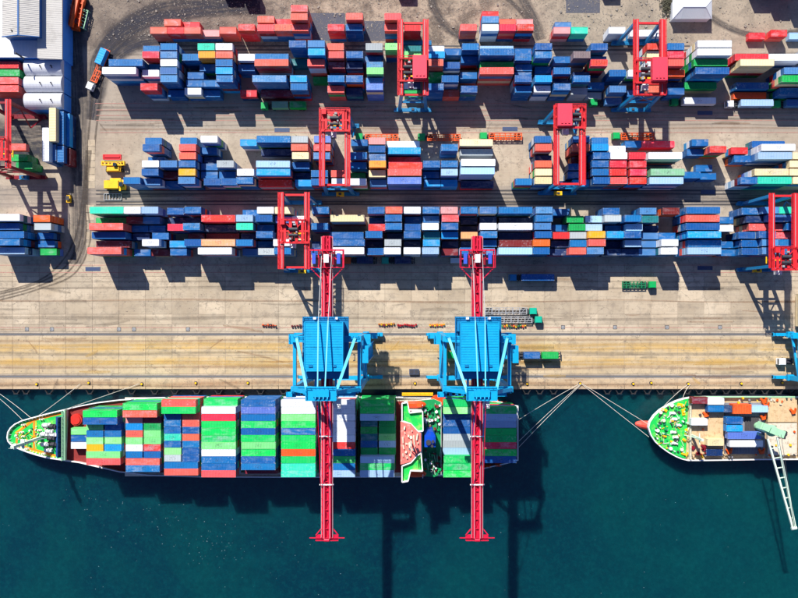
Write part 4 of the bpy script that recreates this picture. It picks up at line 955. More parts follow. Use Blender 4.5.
# foremast, breakwater, hatch coaming at the bow
mx, my = P(41,437.4,zf); mast = MB(); mast.beam((mx,my,zf),(mx,my,zf+20),1.1,.9); mast.box(mx-.7,mx+.7,my-1.6,my+1.6,zf+13,zf+13.2); mast.box(mx-.5,mx+.5,my-1,my+1,zf+18,zf+18.2)
mast.beam((mx,my,zf+10),(mx+3.2,my,zf),.3); mast.cyl((mx,my,zf+20),(mx,my,zf+22),.1,6); mast.build('foremast', M['jib'], ship)
b_ = MB(); x0, y1 = P(58,416.5,zf); x1, y0 = P(61.5,456,zf); b_.box(x0+1.2,x0+1.5,y0,y1,zf,zf+3.6)
for i in range(9): yy = y0+(y1-y0)*i/8; b_.add([(x0+1.5,yy,zf),(x0+3.0,yy,zf),(x0+1.5,yy,zf+3.4)], [(0,1,2)]); b_.add([(x0+1.5,yy+.1,zf),(x0+3.0,yy+.1,zf),(x0+1.5,yy+.1,zf+3.4)], [(2,1,0)])
b_.box(x0-.6,x0+1.19,y0,y1,zf,zf+.5); b_.build('breakwater', paint('breakwater_blue', lin(20,70,130), .5, .4), ship)
b_ = MB(); x0, y1 = P(64.6,410,zf); x1, y0 = P(66.8,459.5,zf); b_.box(x0,x1,y0,y1,zf,zf+1.4); b_.rail([(x0,y0,zf+1.4),(x0,y1,zf+1.4)],1.1,1.5,.09); b_.build('bulkhead', M['hull_green'], ship)
b_ = MB(); x, y = P(76.5,419.5,3.4); b_.cyl((x,y,zm),(x,y,3.9),2.2,20); b_.cyl((x,y,3.9),(x,y,4.3),1.7,20); b_.build('round_hatch', paint('hatch_red', lin(200,40,28), .5, .3), ship)
# hatch covers
for xl, n_ in ((82.8,8),(122.6,10),(161.4,11),(201.3,11),(241,11),(281,11),(320.8,11),(360,11),(443.3,11),(482.3,8)):
    kr = 1/(1-(SB+5*TH)/H); x0 = (xl-NX)/kr/S; hh = n_*2.49/2; c_ = -((438.5 if n_ != 8 or xl < 400 else 435)-NY)/kr/S
    for j in range(3):
        b_ = MB(); a0 = c_-hh+2*hh*j/3+.05; a1 = c_-hh+2*hh*(j+1)/3-.05; b_.box(x0-.3,x0+12.5,a0,a1,zm-.02,SB-.05); b_.build('hatch_cover', M['dgreen'], ship)
    for xx in (x0-1.0,):      # lashing bridge before each bay
        b_ = MB(); b_.box(xx-.25,xx+.25,c_-hh,c_+hh,zm+5.2,zm+5.4)
        for j in range(n_+1): yy = c_-hh+2*hh*j/n_; b_.beam((xx,yy,zm),(xx,yy,zm+6.4),.16)
        b_.rail([(xx-.3,c_-hh,zm+5.4),(xx-.3,c_+hh,zm+5.4)],1.0,2.5,.07); b_.build('lashing_bridge', M['dgreen'], ship)
b_ = MB()
for py_, yy_ in ((399.2,0),(474.3,0)):
    x0, y_ = P(125,py_,zm); x1, _ = P(470,py_,zm); b_.box(x0,x1,y_-.7,y_+.7,zm-.02,zm+.05)
b_.build('side_walkway', M['hatch2'], ship)
# bridge and accommodation
def poly(pts, z): return [P(x, y, z) for x, y in pts]
b_ = MB(); b_.prism(poly([(404,404),(441,404),(441,472),(404,472)], 12), zm, 12, 0); b_.build('deckhouse', M['white'], ship)
b_ = MB(); b_.prism(poly([(405,402),(434,399),(441,402),(441,474),(434,477),(405,474)], 14), 12.01, 14, 1, 0)
b_.rail([(*P(441,402,14),14),(*P(441,474,14),14)],1.1,1.5,.09,1); b_.build('boat_deck', [M['boatdeck'], M['white']], ship)
b_ = MB(); b_.prism(poly([(403,412),(422,412),(422,466),(403,466)], 24), 14.01, 24, 0)
for i in range(14):
    yy = P(0,415+i*3.6,24)[1]; xx = P(403,0,24)[0]; b_.box(xx-.05,xx+.02,yy-.5,yy+.5,21,22.6,1); b_.box(xx-.05,xx+.02,yy-.5,yy+.5,17,18,1)
b_.build('wheelhouse', [M['white'], M['glass']], ship)
zr = 24.2; N_ = [(402,403),(407.5,402),(409.5,412.5),(422.5,411),(423,430.5),(418,431),(411,423.5),(402,420.5)]; S2 = [(402,465.5),(411,462),(417,455),(421,452.5),(422.5,470.5),(410.5,470),(408,480.5),(402,481.5)]
for q_ in (N_, S2):
    b_ = MB(); pl = poly(q_, zr); b_.prism(pl, 24.02, zr, 1, 0)
    pp = [(x,y,zr) for x,y in pl]; pp.append(pp[0])
    for p0, p1 in zip(pp, pp[1:]): b_.beam((p0[0],p0[1],zr+.55),(p1[0],p1[1],zr+.55),.38,1.1,1)
    b_.build('bridge_wing', [M['green'], M['white']], ship)
b_ = MB(); pl = poly([(400.5,421.5),(411,424),(418,431.8),(421,433),(421,451),(417,454),(411,461.5),(400.5,464.5)], 25.4); b_.prism(pl, 24.03, 25.4, 1, 0)
b_.build('wheelhouse_roof', [M['pinkdeck'], M['cream']], ship)
b_ = MB()
for px, py, w_, h_ in ((404.5,428,.8,1.6),(403,440,.5,3),(408.5,436,.9,1),(409.5,446,.7,3.4),(414,440,.6,4.5),(406,452,1,1),(413.5,449,.8,1.4),(403.5,447,.5,2),(417,437,.7,3),(410,455,.9,1),(405,433,.4,.9),(412,431,.5,.5),(415,446,.4,1.2),(407,458,.7,.5),(403,455,.4,1.4),(418,443,.4,.8),(411,438,.3,2.2),(406,444,.5,.6)):
    x, y = P(px, py, 26); b_.cb(x, y, 25.4+.4, w_*.6, h_*.7, .8, 0, random.uniform(-.3,.3))
b_.build('roof_box', M['cream'], ship)
b_ = MB(); x, y = P(411,442,26); b_.beam((x,y,25.4),(x,y,33),.45); b_.beam((x,y-3,31),(x,y+3,31),.25); b_.beam((x,y-1.6,32.4),(x,y+1.6,32.4),.3); b_.beam((x-1.8,y,28),(x,y,31.5),.25); b_.cyl((x,y+2.6,31),(x,y+2.6,32),.5,10); b_.build('radar_mast', M['cream'], ship)
b_ = MB(); b_.prism(poly([(424.5,436),(428,431.5),(433,431.5),(435.5,436),(435.5,447),(424.5,447)], 25), 14.02, 25, 0)
b_.box(*(P(426,0,25.6)[0],P(434,0,25.6)[0]), P(0,444.5,25.6)[1], P(0,437,25.6)[1], 25.01, 25.3); fu = b_.build('funnel', M['funnel'], ship)
b_ = MB(); 
for dx, dy, r_ in ((0,0,.9),(1.5,.3,.5),(1.2,-1.2,.45)):
    x, y = P(428.5,442,25); b_.cyl((x+dx,y+dy,24),(x+dx,y+dy,26.4),r_,12)
b_.build('exhaust_pipe', M['dark'], fu)
def lifeboat(px, py, z, L_=8.2, W_=2.6, rz=0):
    x, y = P(px, py, z); prof = [(0,.1),(.06,.55),(.2,.9),(.5,1),(.8,.9),(.94,.55),(1,.1)]; b_ = MB(); vs = []; n_ = 10
    for t_, r_ in prof:
        for i in range(n_):
            a_ = 2*math.pi*i/n_; vs.append((x-L_/2+L_*t_, y+math.cos(a_)*W_/2*r_, z+math.sin(a_)*1.3*(r_*.8+.2)))
    fs = [(k_*n_+i,(k_+1)*n_+i,(k_+1)*n_+(i+1)%n_,k_*n_+(i+1)%n_) for k_ in range(6) for i in range(n_)]+[tuple(range(n_)),tuple(range(7*n_-1,6*n_-1,-1))]
    b_.add(vs, fs); lb = b_.build('lifeboat', M['lifeboat'], ship)
    b_ = MB(); b_.box(x+L_*.1,x+L_*.28,y-.6,y+.6,z+1.1,z+1.75); b_.build('cabin', M['orange'], lb)
    b_ = MB()
    for s_ in (-.34,.34): b_.beam((x+L_*s_,y-2,z-2.2),(x+L_*s_,y,z+1.7),.25)
    b_.build('davit', M['white'], ship)
lifeboat(414.6,404.5,16.5); lifeboat(415.6,473.6,16.5,7.6)
b_ = MB(); x, y = P(438,400,12); b_.prism([(x-2.6,y-1.8),(x+2.6,y-1.8),(x+2.6,y+1.8),(x-1.2,y+1.8),(x-2.6,y+.6)], 11.5, 13.2); b_.build('rescue_boat', M['lifeboat'], ship)
b_ = MB(); x, y = P(438,467,12); b_.box(x-2.2,x+2.2,y-1.2,y+1.2,12,14.3); b_.build('locker', M['maroon'], ship)
random.seed(11)
for i in range(110):
    px = random.uniform(424,440); py = random.choice([random.uniform(405,430), random.uniform(450,472)]); x, y = P(px, py, 15); b_ = MB()
    if i % 3 == 0: b_.cyl((x,y,14.02),(x,y,15.6),random.uniform(.3,.55),9); nm = 'ventilator'
    elif i % 3 == 1: b_.cb(x,y,14.6,random.uniform(.3,1.3),random.uniform(.3,.9),1.1); nm = 'deck_box'
    else: b_.beam((x,y-1.8,14.4),(x+random.uniform(-.8,.8),y+1.8,14.5),.22); nm = 'pipe'
    b_.build(nm, [M['white'], M['dgreen'], M['hull_green'], M['cabgreen'], M['oxide'], M['dark']][i % 6], ship)
# gangway and its platform on the quay side
b_ = MB(); x0, y0 = P(402,394,5); x1, _ = P(433,394,5); b_.box(x0,x1,y0-.5,y0+.5,4.6,4.75); b_.rail([(x0,y0-.5,4.75),(x1,y0-.5,4.75)],1,1.5,.07); b_.rail([(x0,y0+.5,4.75),(x1,y0+.5,4.75)],1,1.5,.07); b_.build('gangway', M['yellow'], ship)
# stern
for px, py in ((495,401.5),(504,403),(511,406),(498,464.5),(488,466)): winch(px, py, zm, ship, .9, 'orange')
pline('stern_rail', [(482,399.5),(500,401.8),(517,406),(518,459)], .22, zm+2.0, M['white'], ship, .12)
# ---- the general cargo ship at the right
zf2, zm2 = 4.2, 3.0
n2 = [(647,427),(648.2,421.5),(652.6,415),(659,409),(667.6,403.8),(675,400.3),(682.7,397.8),(690,396.6),(705,396),(760,396),(830,396.5),(900,398),(960,402)]
s2 = [(965,428),(960,452),(900,458),(830,459),(760,459.3),(705,460.2),(687,460.2),(681,458.8),(675,456.4),(667,452),(660,447),(654,441.5),(649.6,435)]
r2 = [P(x,y,zm2) for x,y in n2+s2]
if sum(r2[i][0]*r2[(i+1)%len(r2)][1]-r2[(i+1)%len(r2)][0]*r2[i][1] for i in range(len(r2))) < 0: r2 = r2[::-1]
hx0 = P(647,427,zm2)[0]; cyh = P(0,427.5,zm2)[1]; r_end = max(x for x,y in r2)
cs = thing('cargo_ship', 'general cargo ship with green bow, beige hatches and red bulb, moored at the right', 'ship', (P(780,427)[0], cyh, -3))
q = MB(); loft(q, [waterline(r2,.75,5,26), waterline(r2,.55,3,26), waterline(r2,.2,1,26), r2], [-8,-3.2,0,zm2]); q.build('hull', M['hull_dark'], cs)
n = len(r2); q = MB(); q.add([(x,y,zm2-.05) for x,y in inset(r2,.15)], [tuple(range(n))]); q.build('main_deck', M['hatch'], cs)
ins = inset(r2,.4); q = MB()
q.add([(x,y,zm2-.3) for x,y in r2]+[(x,y,zm2+1.3) for x,y in r2]+[(x,y,zm2+1.3) for x,y in ins]+[(x,y,zm2-.3) for x,y in ins],
      [(i,(i+1)%n,n+(i+1)%n,n+i) for i in range(n)]+[(n+i,n+(i+1)%n,2*n+(i+1)%n,2*n+i) for i in range(n)]+[(2*n+i,2*n+(i+1)%n,3*n+(i+1)%n,3*n+i) for i in range(n)])
q.build('bulwark', M['white'], cs)
fpts = [(x,y) for x,y in n2 if x <= 691]+[(x,y) for x,y in s2 if x <= 688]
f2_ = [P(x,y,zf2) for x,y in fpts]
if sum(f2_[i][0]*f2_[(i+1)%len(f2_)][1]-f2_[(i+1)%len(f2_)][0]*f2_[i][1] for i in range(len(f2_))) < 0: f2_ = f2_[::-1]
q = MB(); q.prism(inset(f2_,.55), zm2-.02, zf2, 0); q.build('forecastle_deck', M['green'], cs)
q = MB(); x, y = P(641,423.5,-2.6); vs = []; nn = 12
for t_, r_ in ((0,.05),(.1,.5),(.3,.85),(.6,1),(1,1)):
    for i in range(nn): a_ = 2*math.pi*i/nn; vs.append((x-2.7+t_*9, y+math.cos(a_)*1.9*r_-t_*1.2, -3.6+math.sin(a_)*1.9*r_))
q.add(vs, [(k_*nn+i,(k_+1)*nn+i,(k_+1)*nn+(i+1)%nn,k_*nn+(i+1)%nn) for k_ in range(4) for i in range(nn)]+[tuple(range(nn))]); q.build('bulbous_bow', M['bulb'], cs)
random.seed(5)
for px, py in ((672,413),(674,419),(673,432),(675,437),(678,425),(673,443)): winch(px, py, zf2, cs, .75)
for px, py, mt in ((664,410,'yellow'),(680,405,'yellow'),(663,420,'cream'),(664,436,'yellow'),(657,430,'white'),(660,412,'cream'),(683,412,'yellow'),(684,440,'yellow'),(681,449,'cream'),(670,448,'white'),(686,404,'cabgreen'),(686,430,'yellow'),(665,428,'cabgreen'),(671,405,'white'),(684,454,'yellow')):
    x, y = P(px, py, zf2); w_ = MB()
    if mt == 'yellow': w_.cb(x,y,zf2+.25,random.uniform(.6,1.3),random.uniform(1,2.4),.5,0,random.uniform(0,1.5)); w_.cyl((x,y,zf2+.5),(x,y,zf2+.9),.3,8)
    else: w_.cyl((x,y,zf2),(x,y,zf2+.9),.45,10); w_.cyl((x,y,zf2+.9),(x,y,zf2+1.1),.65,10)
    w_.build('deck_fitting', M[mt], cs)
for i in range(120):
    px = random.uniform(655,688); py = random.uniform(404,453)
    if (px-690)**2/42**2+(py-427.5)**2/30**2 > .8: continue
    x, y = P(px, py, zf2); w_ = MB(); a_ = random.uniform(0,3); k_ = i % 4
    if k_ == 0: w_.beam((x-1.2*math.cos(a_),y-1.2*math.sin(a_),zf2+.3),(x+1.2*math.cos(a_),y+1.2*math.sin(a_),zf2+.3),.18); nm = 'pipe'
    elif k_ == 1: w_.cb(x,y,zf2+.3,random.uniform(.4,1.1),random.uniform(.4,.9),.6,0,a_); nm = 'deck_box'
    else: w_.cyl((x,y,zf2),(x,y,zf2+random.uniform(.4,1.2)),random.uniform(.15,.4),8); nm = 'fairlead'
    w_.build(nm, M[['yellow','dgreen','white','mint','hatch2','dark'][i % 6]], cs)
for i in range(60):
    px = random.choice([random.uniform(692,706), random.uniform(768,797), random.uniform(768,797), random.uniform(724,767)]); py = random.choice([random.uniform(399,457), random.uniform(454,458), random.uniform(398,402)])
    x, y = P(px, py, 5.2); w_ = MB(); w_.cb(x,y,5.15,random.uniform(.3,.9),random.uniform(.3,.8),random.uniform(.4,.9),0,random.uniform(0,3)); w_.build('deck_gear', M[['orange','hatch2','dark','yellow','hatch','deckgrey'][i % 6]], cs)
mx, my = P(691,435,zf2); mast = MB(); mast.beam((mx,my,zf2),(mx,my,zf2+11),.8); mast.beam((mx,my-2,zf2+8),(mx,my+2,zf2+8),.3); mast.beam((mx-2.5,my,zf2),(mx,my,zf2+7),.3); mast.build('foremast', M['jib'], cs)
q = MB(); x0, y1 = P(689.5,397.5,zf2); x1, y0 = P(690.8,459,zf2); q.box(x0,x1,y0,y1,zm2,zm2+1.9); q.rail([(x0,y0,zm2+1.9),(x0,y1,zm2+1.9)],1,1.4,.08); q.build('bulkhead', M['cream'], cs)
def ship_box(name, px0,px1,py0,py1,z0,z1,mat, ribs=0):
    x0,y1 = P(px0,py0,z1); x1,y0 = P(px1,py1,z1); q = MB(); q.box(x0,x1,y0,y1,z0,z1,0)
    for i in range(ribs): xx = x0+(x1-x0)*(i+.5)/ribs; q.box(xx-.07,xx+.07,y0+.15,y1-.15,z1,z1+.09,0)
    return q.build(name, mat, cs)
ship_box('hatch_cover',692,724,404,454,zm2-.02,4.8,M['hatch'],12)
ship_box('hatch_cover',725,765,403,454,zm2-.02,4.6,M['deckgrey'],14)
ship_box('hatch_cover',768,797,398,422,zm2-.02,5.0,M['hatch'],8); ship_box('hatch_cover',768,797,423,455,zm2-.02,4.9,M['hatch2'],8)
ship_box('hatch_cover',799,850,398,455,zm2-.02,5.0,M['hatch'],10); ship_box('deckhouse',870,940,404,452,zm2-.02,16,M['white'],4)
ship_box('hold_opening',745,759,417,431.5,4.61,4.9,M['pit'],6)
pline('side_rail',[(694,396.8),(796,396.8)],.5,zm2+1.5,M['hull_green'],cs,.15)
for px,py in ((763.5,401.5),(763,418),(761.5,452),(766,406),(793,412),(729,452),(706,415)):
    x,y = P(px,py,5.4); q = MB(); q.cb(x,y,5.4,1.4,1.1,1.4,0,.3); q.cyl((x+.9,y,5),(x+.9,y+1.4,5.6),.4,8); q.cb(x-.8,y+.8,5.5,.7,.8,.9,0,.8); q.build('deck_gear', M['orange'], cs)
x,y = P(699,448,4.6); q = MB()
for i in range(9): q.cb(x+random.uniform(-2.5,2.5), y+random.uniform(-2,2), 5.2, random.uniform(.5,1.4), random.uniform(.4,1.1), .9, 0, random.uniform(0,3))
q.build('lashing_gear', M['maroon'], cs)
# deck crane
px_, py_ = 767, 429; x, y = P(px_, py_, 12); q = MB(); q.cyl((x,y,zm2),(x,y,15),1.5,16); q.cyl((x,y,15),(x,y,15.6),2.1,16); dc = q.build('crane_pedestal', M['mint'], cs)
q = MB(); a0 = Vector((*P(765,427,19),0)); d_ = Vector((P(785,435,19)[0]-P(765,427,19)[0], P(785,435,19)[1]-P(765,427,19)[1],0)).normalized(); rz = math.atan2(d_.y,d_.x)
c_ = a0+d_*3.0; q.cb(c_.x,c_.y,17.4,8.8,2.5,3.6,0,rz); q.cb(c_.x-d_.x*2.9,c_.y-d_.y*2.9,19.7,2.6,2.4,1,0,rz); q.cb(c_.x-d_.x*3.6-d_.y*-0,c_.y-1.9,17,2,1,2,1,rz); q.build('crane_house', [M['mint'], M['glass']], dc)
q = MB(); c_ = a0+d_*7.6; q.cb(c_.x,c_.y,17.6,1.4,2.6,2.2,0,rz); q.cyl((c_.x-.3,c_.y-1.4,18.4),(c_.x+.3,c_.y+1.4,18.4),.7,10); q.build('winch', M['dark'], dc)
j0 = Vector((*P(772.5,438,18),18)); j1 = Vector((*P(794,528,23),23)); dj = (j1-j0); sd = Vector((-dj.y,dj.x,0)).normalized(); q = MB()
for s_ in (-1,1): q.beam(j0+sd*1.7*s_, j1+sd*.45*s_, .55,.7)
for i in range(1,9): t_ = i/9; w_ = 1.7*(1-t_)+.45*t_; o_ = j0+dj*t_; q.beam(o_+sd*w_, o_-sd*w_, .3,.3)
q.cyl(j1-sd*.9, j1+sd*.9, .6, 10); q.build('jib', M['jib'], dc)
q = MB()
for s_ in (-.5,.5): q.cyl(j0+Vector((0,0,5))+sd*s_+Vector((0,2,0)), j1+sd*s_*.6+Vector((0,0,.4)), .07, 5)
q.build('hoist_cable', M['dark'], dc)
GS = 'cargo lying on the hatches of the cargo ship'
loose(716,401.3,4.9,20,'w','white short container at the front quay-side corner of the cargo ship',0,GS)
loose(699.5,422,4.9,20,'w','white short container alone on the beige hatch behind the green bow',0,GS)
loose(715.6,442.3,4.9,20,'e','cream short container with rusty red edges above the dark blue one, cargo ship',0,GS)
loose(714.5,452.5,3.2,20,'d','dark navy short container on the seaward side of the cargo ship hatch',0,GS)
loose(716,408.6,2.2+2.7,20,'b','blue short container in front of the white one, quay side of the cargo ship',0,GS)
loose(700,400.5,4.7,20,'m','maroon short container beside the white corner container on the cargo ship',0,GS)
loose(732,409,4.7,20,'d','dark navy short container left of the orange tarpaulin on the cargo ship',0,GS)
loose(760,409,4.7,20,'l','pale ice-blue short container right of the orange tarpaulin on the cargo ship',0,GS)
loose(734.6,420.6,7.0,20,'b','blue short container nearer the quay of the pair amid the cargo ship',0,GS)
loose(734.6,428.2,7.0,20,'c','sky-blue short container farther from the quay of the pair amid the cargo ship',0,GS)
loose(744.5,435.6,7.0,40,'v','dull lavender long container beside the white long one on the cargo ship',0,GS)
loose(746.5,443.6,7.0,40,'w','white long container on the seaward side of the cargo ship',0,GS)
x0,y1 = P(733.5,404.5,8.5); x1,y0 = P(752,414,8.5); q = MB(); q.box(x0,x1,y0,y1,4.7,8.2)
for i in range(7): xx = x0+(x1-x0)*(i+.5)/7; q.cyl((xx,y0+.1,8.2),(xx,y1-.1,8.2),.4,6)
tag(q.build('covered_cargo', M['tarp']), 'orange tarpaulin-covered cargo between two containers on the cargo ship', 'covered cargo', GS)
# mooring lines
def rope(pts, label):
    q = MB(); z = [(3.2 if i == 0 else .7) for i in range(2)]
    (ax,ay),(bx,by) = pts; A_ = Vector((*P(ax,ay,4.5),4.5)); B_ = Vector((*G(bx,by),.6)); n_ = 10; last = None
    for i in range(n_+1):
        t_ = i/n_; o_ = A_+(B_-A_)*t_-Vector((0,0,1.0*4*t_*(1-t_)))
        if last: q.cyl(last, o_, .075, 5)
        last = o_
    tag(q.build('mooring_line', M['rope']), label, 'mooring line', 'mooring lines from the ships to the quay')
rope([(31,418),(-14,384)],'mooring line from the long ship bow to the left, upper of the pair')
rope([(23,420.5),(-18,384)],'mooring line from the long ship bow to the left, lower of the pair')
rope([(38,416),(81,383.6)],'short steep mooring line from the long ship foredeck up to the quay')
rope([(66,409),(140,383.6)],'long slanting mooring line from behind the green foredeck to the quay')
rope([(518,420),(579,383.6)],'mooring line from the stern of the long ship, uppermost of three')
rope([(519,441),(580,384)],'mooring line from the stern of the long ship, middle of three')
rope([(519,447),(581,384)],'mooring line from the stern of the long ship, lowest of three')
rope([(648,424),(582,383.6)],'mooring line from the cargo ship bow to the left, upper of the pair')
rope([(649,437),(581,383.6)],'mooring line from the cargo ship bow to the left, lower of the pair')
rope([(663,407),(688,383.6)],'mooring line from the green bow of the cargo ship up to the quay, left one')
rope([(683,397.8),(690,383.8)],'mooring line from the green bow of the cargo ship up to the quay, right one')
# ================================================================ BUILDINGS AT THE LEFT
def corr(mb, x0,x1,y0,y1,z0,z1,ridge,axis='x',n=20,mi=0):
    """pitched sheet roof with standing seams; ridge: z of the ridge"""
    if axis == 'y':      # ridge runs along y
        xm = (x0+x1)/2; mb.add([(x0,y0,z1),(xm,y0,ridge),(xm,y1,ridge),(x0,y1,z1),(x1,y0,z1),(x1,y1,z1)],[(0,1,2,3),(1,4,5,2)],mi)
        mb.add([(x0,y0,z1),(x1,y0,z1),(xm,y0,ridge)],[(0,1,2)],mi); mb.add([(x0,y1,z1),(x1,y1,z1),(xm,y1,ridge)],[(2,1,0)],mi)
        for i in range(n+1):
            yy = y0+(y1-y0)*i/n; mb.beam((x0,yy,z1+.03),(xm,yy,ridge+.03),.12,.12,mi); mb.beam((xm,yy,ridge+.03),(x1,yy,z1+.03),.12,.12,mi)
wh = thing('warehouse', 'large white and grey warehouse with stepped metal roofs in the upper left corner', 'warehouse', (*P(30,30,10),0))
x0,yt = P(-60,-40,10); x1,yb = P(60.5,57,10); q = MB(); q.box(x0,x1-.02,yb,yt,0,9.9); q.build('wall', M['wallblue'], wh)
q = MB(); q.box(x0-.2,x1+.25,yb-.2,yt,9.9,10.15,0)
for i in range(40): xx = x0+(x1-x0)*i/39; q.box(xx-.04,xx+.04,yb-.2,yt,10.15,10.18,0)
q.build('roof', M['roofw'], wh)
xa,ya = P(37.5,58,12.2); xb,yb2 = P(60.5,-40,12.2); q = MB()
q.add([(xa,ya,10.3),(xb,ya,10.3),(xb,yb2,10.3),(xa,yb2,10.3),(xa,ya,12.3),(xb,ya,10.9),(xb,yb2,10.9),(xa,yb2,12.3)],[(4,5,6,7),(0,1,5,4),(1,2,6,5),(3,0,4,7)])
for i in range(46):
    yy = ya+(yb2-ya)*i/45; q.beam((xa,yy,12.31),(xb,yy,10.91),.12,.06)
q.build('roof', M['roofg'], wh)
xa,ya = P(1,34.5,16); xb,yb2 = P(36.5,-40,16); q = MB(); q.box(xa,xb,ya,yb2,10.2,14.5); q.build('wall', M['roofb'], wh)
q = MB(); corr(q, xa-.3,xb+.3,ya-.35,yb2,0,14.6,16.4,'y',40); q.build('roof', M['roofg'], wh)
q = MB(); xm=(xa+xb)/2; q.beam((xa-.3,ya-.42,14.75),(xm,ya-.42,16.5),.25,.5); q.beam((xm,ya-.42,16.5),(xb+.3,ya-.42,14.75),.25,.5); q.beam((xm,ya-.3,16.5),(xm,yb2,16.5),.5,.2); q.build('gable_trim', M['roofb'], wh)
q = MB(); xw,yw = P(39.4,12.5,12.8); xw2,yw2 = P(41,36,12.8); q.box(xw-.4,xw2-.1,yw2,yw,12.0,12.6); q.build('gutter', M['dark'], wh)
q = MB(); 
for px,py in ((13,31.5),(17,54)): x_,y_=P(px,py,15); q.cyl((x_,y_,10.2),(x_,y_,16.2),.3,8)
q.build('vent_pipe', M['dark'], wh)
# three barrel-vaulted sheds
for i,(ya_,yb_,lb) in enumerate(((58,74.6,'top'),(75,91,'middle'),(92,108.2,'bottom'))):
    z0 = 6.0; r_ = (yb_-ya_)/2/S*(1-z0/H); cx0,cy_ = P(24,(ya_+yb_)/2,z0+2); cx1,_ = P(61.5,0,z0+2)
    t = thing('vaulted_shed', 'white barrel-vaulted shed with two small roof fixtures, %s of the three' % lb, 'shed', ((cx0+cx1)/2,cy_,0), 0, 'vaulted sheds in a row')
    q = MB(); q.box(cx0+.1,cx1-.1,cy_-r_+.1,cy_+r_-.1,0,z0); q.build('wall', M['wallblue'], t)
    vs=[]; nn=14
    for j in range(nn+1):
        a_=math.pi*j/nn; yy=cy_-math.cos(a_)*r_; zz=z0+math.sin(a_)*2.6; vs+= [(cx0,yy,zz),(cx1,yy,zz)]
    q = MB(); q.add(vs,[(2*j,2*j+1,2*j+3,2*j+2) for j in range(nn)]); q.add([vs[2*j] for j in range(nn+1)],[tuple(range(nn,-1,-1))]); q.add([vs[2*j+1] for j in range(nn+1)],[tuple(range(nn+1))])
    for s_ in range(13):
        xx=cx0+.2+(cx1-cx0-.4)*s_/12
        for j in range(nn): a_,b_=vs[2*j],vs[2*j+2]; q.beam((xx,a_[1],a_[2]),(xx,b_[1],b_[2]),.08,.04)
    q.build('roof', M['vault'], t)
    for px in (40,51):
        x_,y_=P(px,(ya_+yb_)/2,z0+3); q=MB(); q.cb(x_,y_,z0+2.75,.3,1.1,.3,0,.35); q.cb(x_-.35,y_+.4,z0+2.7,.5,.25,.3,0,.35); q.build('roof_fixture', M['dark'], t)
# hip-roofed hut at the top right
x0,y1_=P(673,-1,4.5); x1,y0_=P(712.5,18.5,4.5); t = thing('hut', 'small white hip-roofed hut on the dirt at the top right', 'hut', ((x0+x1)/2,(y0_+y1_)/2,0))
q=MB(); q.box(x0+.4,x1-.4,y0_+.4,y1_-.4,-.1,4.0); q.build('wall', M['roofw'], t)
q=MB(); e=3.2; ym=(y0_+y1_)/2; vs=[(x0,y0_,4.0),(x1,y0_,4.0),(x1,y1_,4.0),(x0,y1_,4.0),(x0+e,ym,6.4),(x1-e,ym,6.4)]
q.add(vs,[(0,1,5,4),(1,2,5),(2,3,4,5),(3,0,4)]); 
for i in range(20): xx=x0+e+(x1-x0-2*e)*i/19; q.beam((xx,y0_,4.05),(xx,ym,6.42),.08,.08)
q.beam(vs[4],vs[5],.3,.15); q.beam(vs[0],vs[4],.25,.12); q.beam(vs[1],vs[5],.25,.12); q.beam(vs[2],vs[5],.25,.12); q.beam(vs[3],vs[4],.25,.12)
q.build('roof', M['roofw'], t)
# scrub beside the hut
m = N('scrub_leaves'); m.fin(m.mix(m.noise(m.pos(),1.5,4),(.03,.035,.02),(.09,.08,.05)),.9); q=MB(); random.seed(9)
for i in range(700):
    a_=random.gauss(0,1); b_=random.gauss(0,1); x_,y_=G(667+a_*3.5,5+b_*5); z_=random.uniform(0,1.6); r_=random.uniform(.12,.3); t_=random.uniform(0,3)
    q.add([(x_-r_,y_,z_),(x_,y_-r_*.6,z_+.1),(x_+r_,y_,z_+.15),(x_,y_+r_,z_-.05)],[(0,1,2,3)])
tag(q.build('scrub', m.mat), 'dark dry scrub on the dirt left of the white hut', 'scrub', None, 'stuff')
# rubble and stones on the dirt
m = N('rubble_stone'); oi=m.noise(m.pos(),.8,2); m.fin(m.mix(oi,(.07,.06,.055),(.42,.37,.31)),.9); q=MB()
for i in range(6500):
    px=random.uniform(88,798); py=random.uniform(-4,44) if px>160 else random.uniform(-4,40); 
    if random.random()<.45 and not(130<px<700): continue
    x_,y_=G(px,py); r_=random.uniform(.05,.17) if random.random()<.97 else random.uniform(.2,.45); a_=random.uniform(0,3.1)
    q.cb(x_,y_,-.12+r_*.3,r_*2,r_*random.uniform(1,1.8),r_*.9,0,a_)
tag(q.build('rubble', m.mat), 'stones and rubble scattered on the dirt above the upper yard block', 'rubble', None, 'stuff')
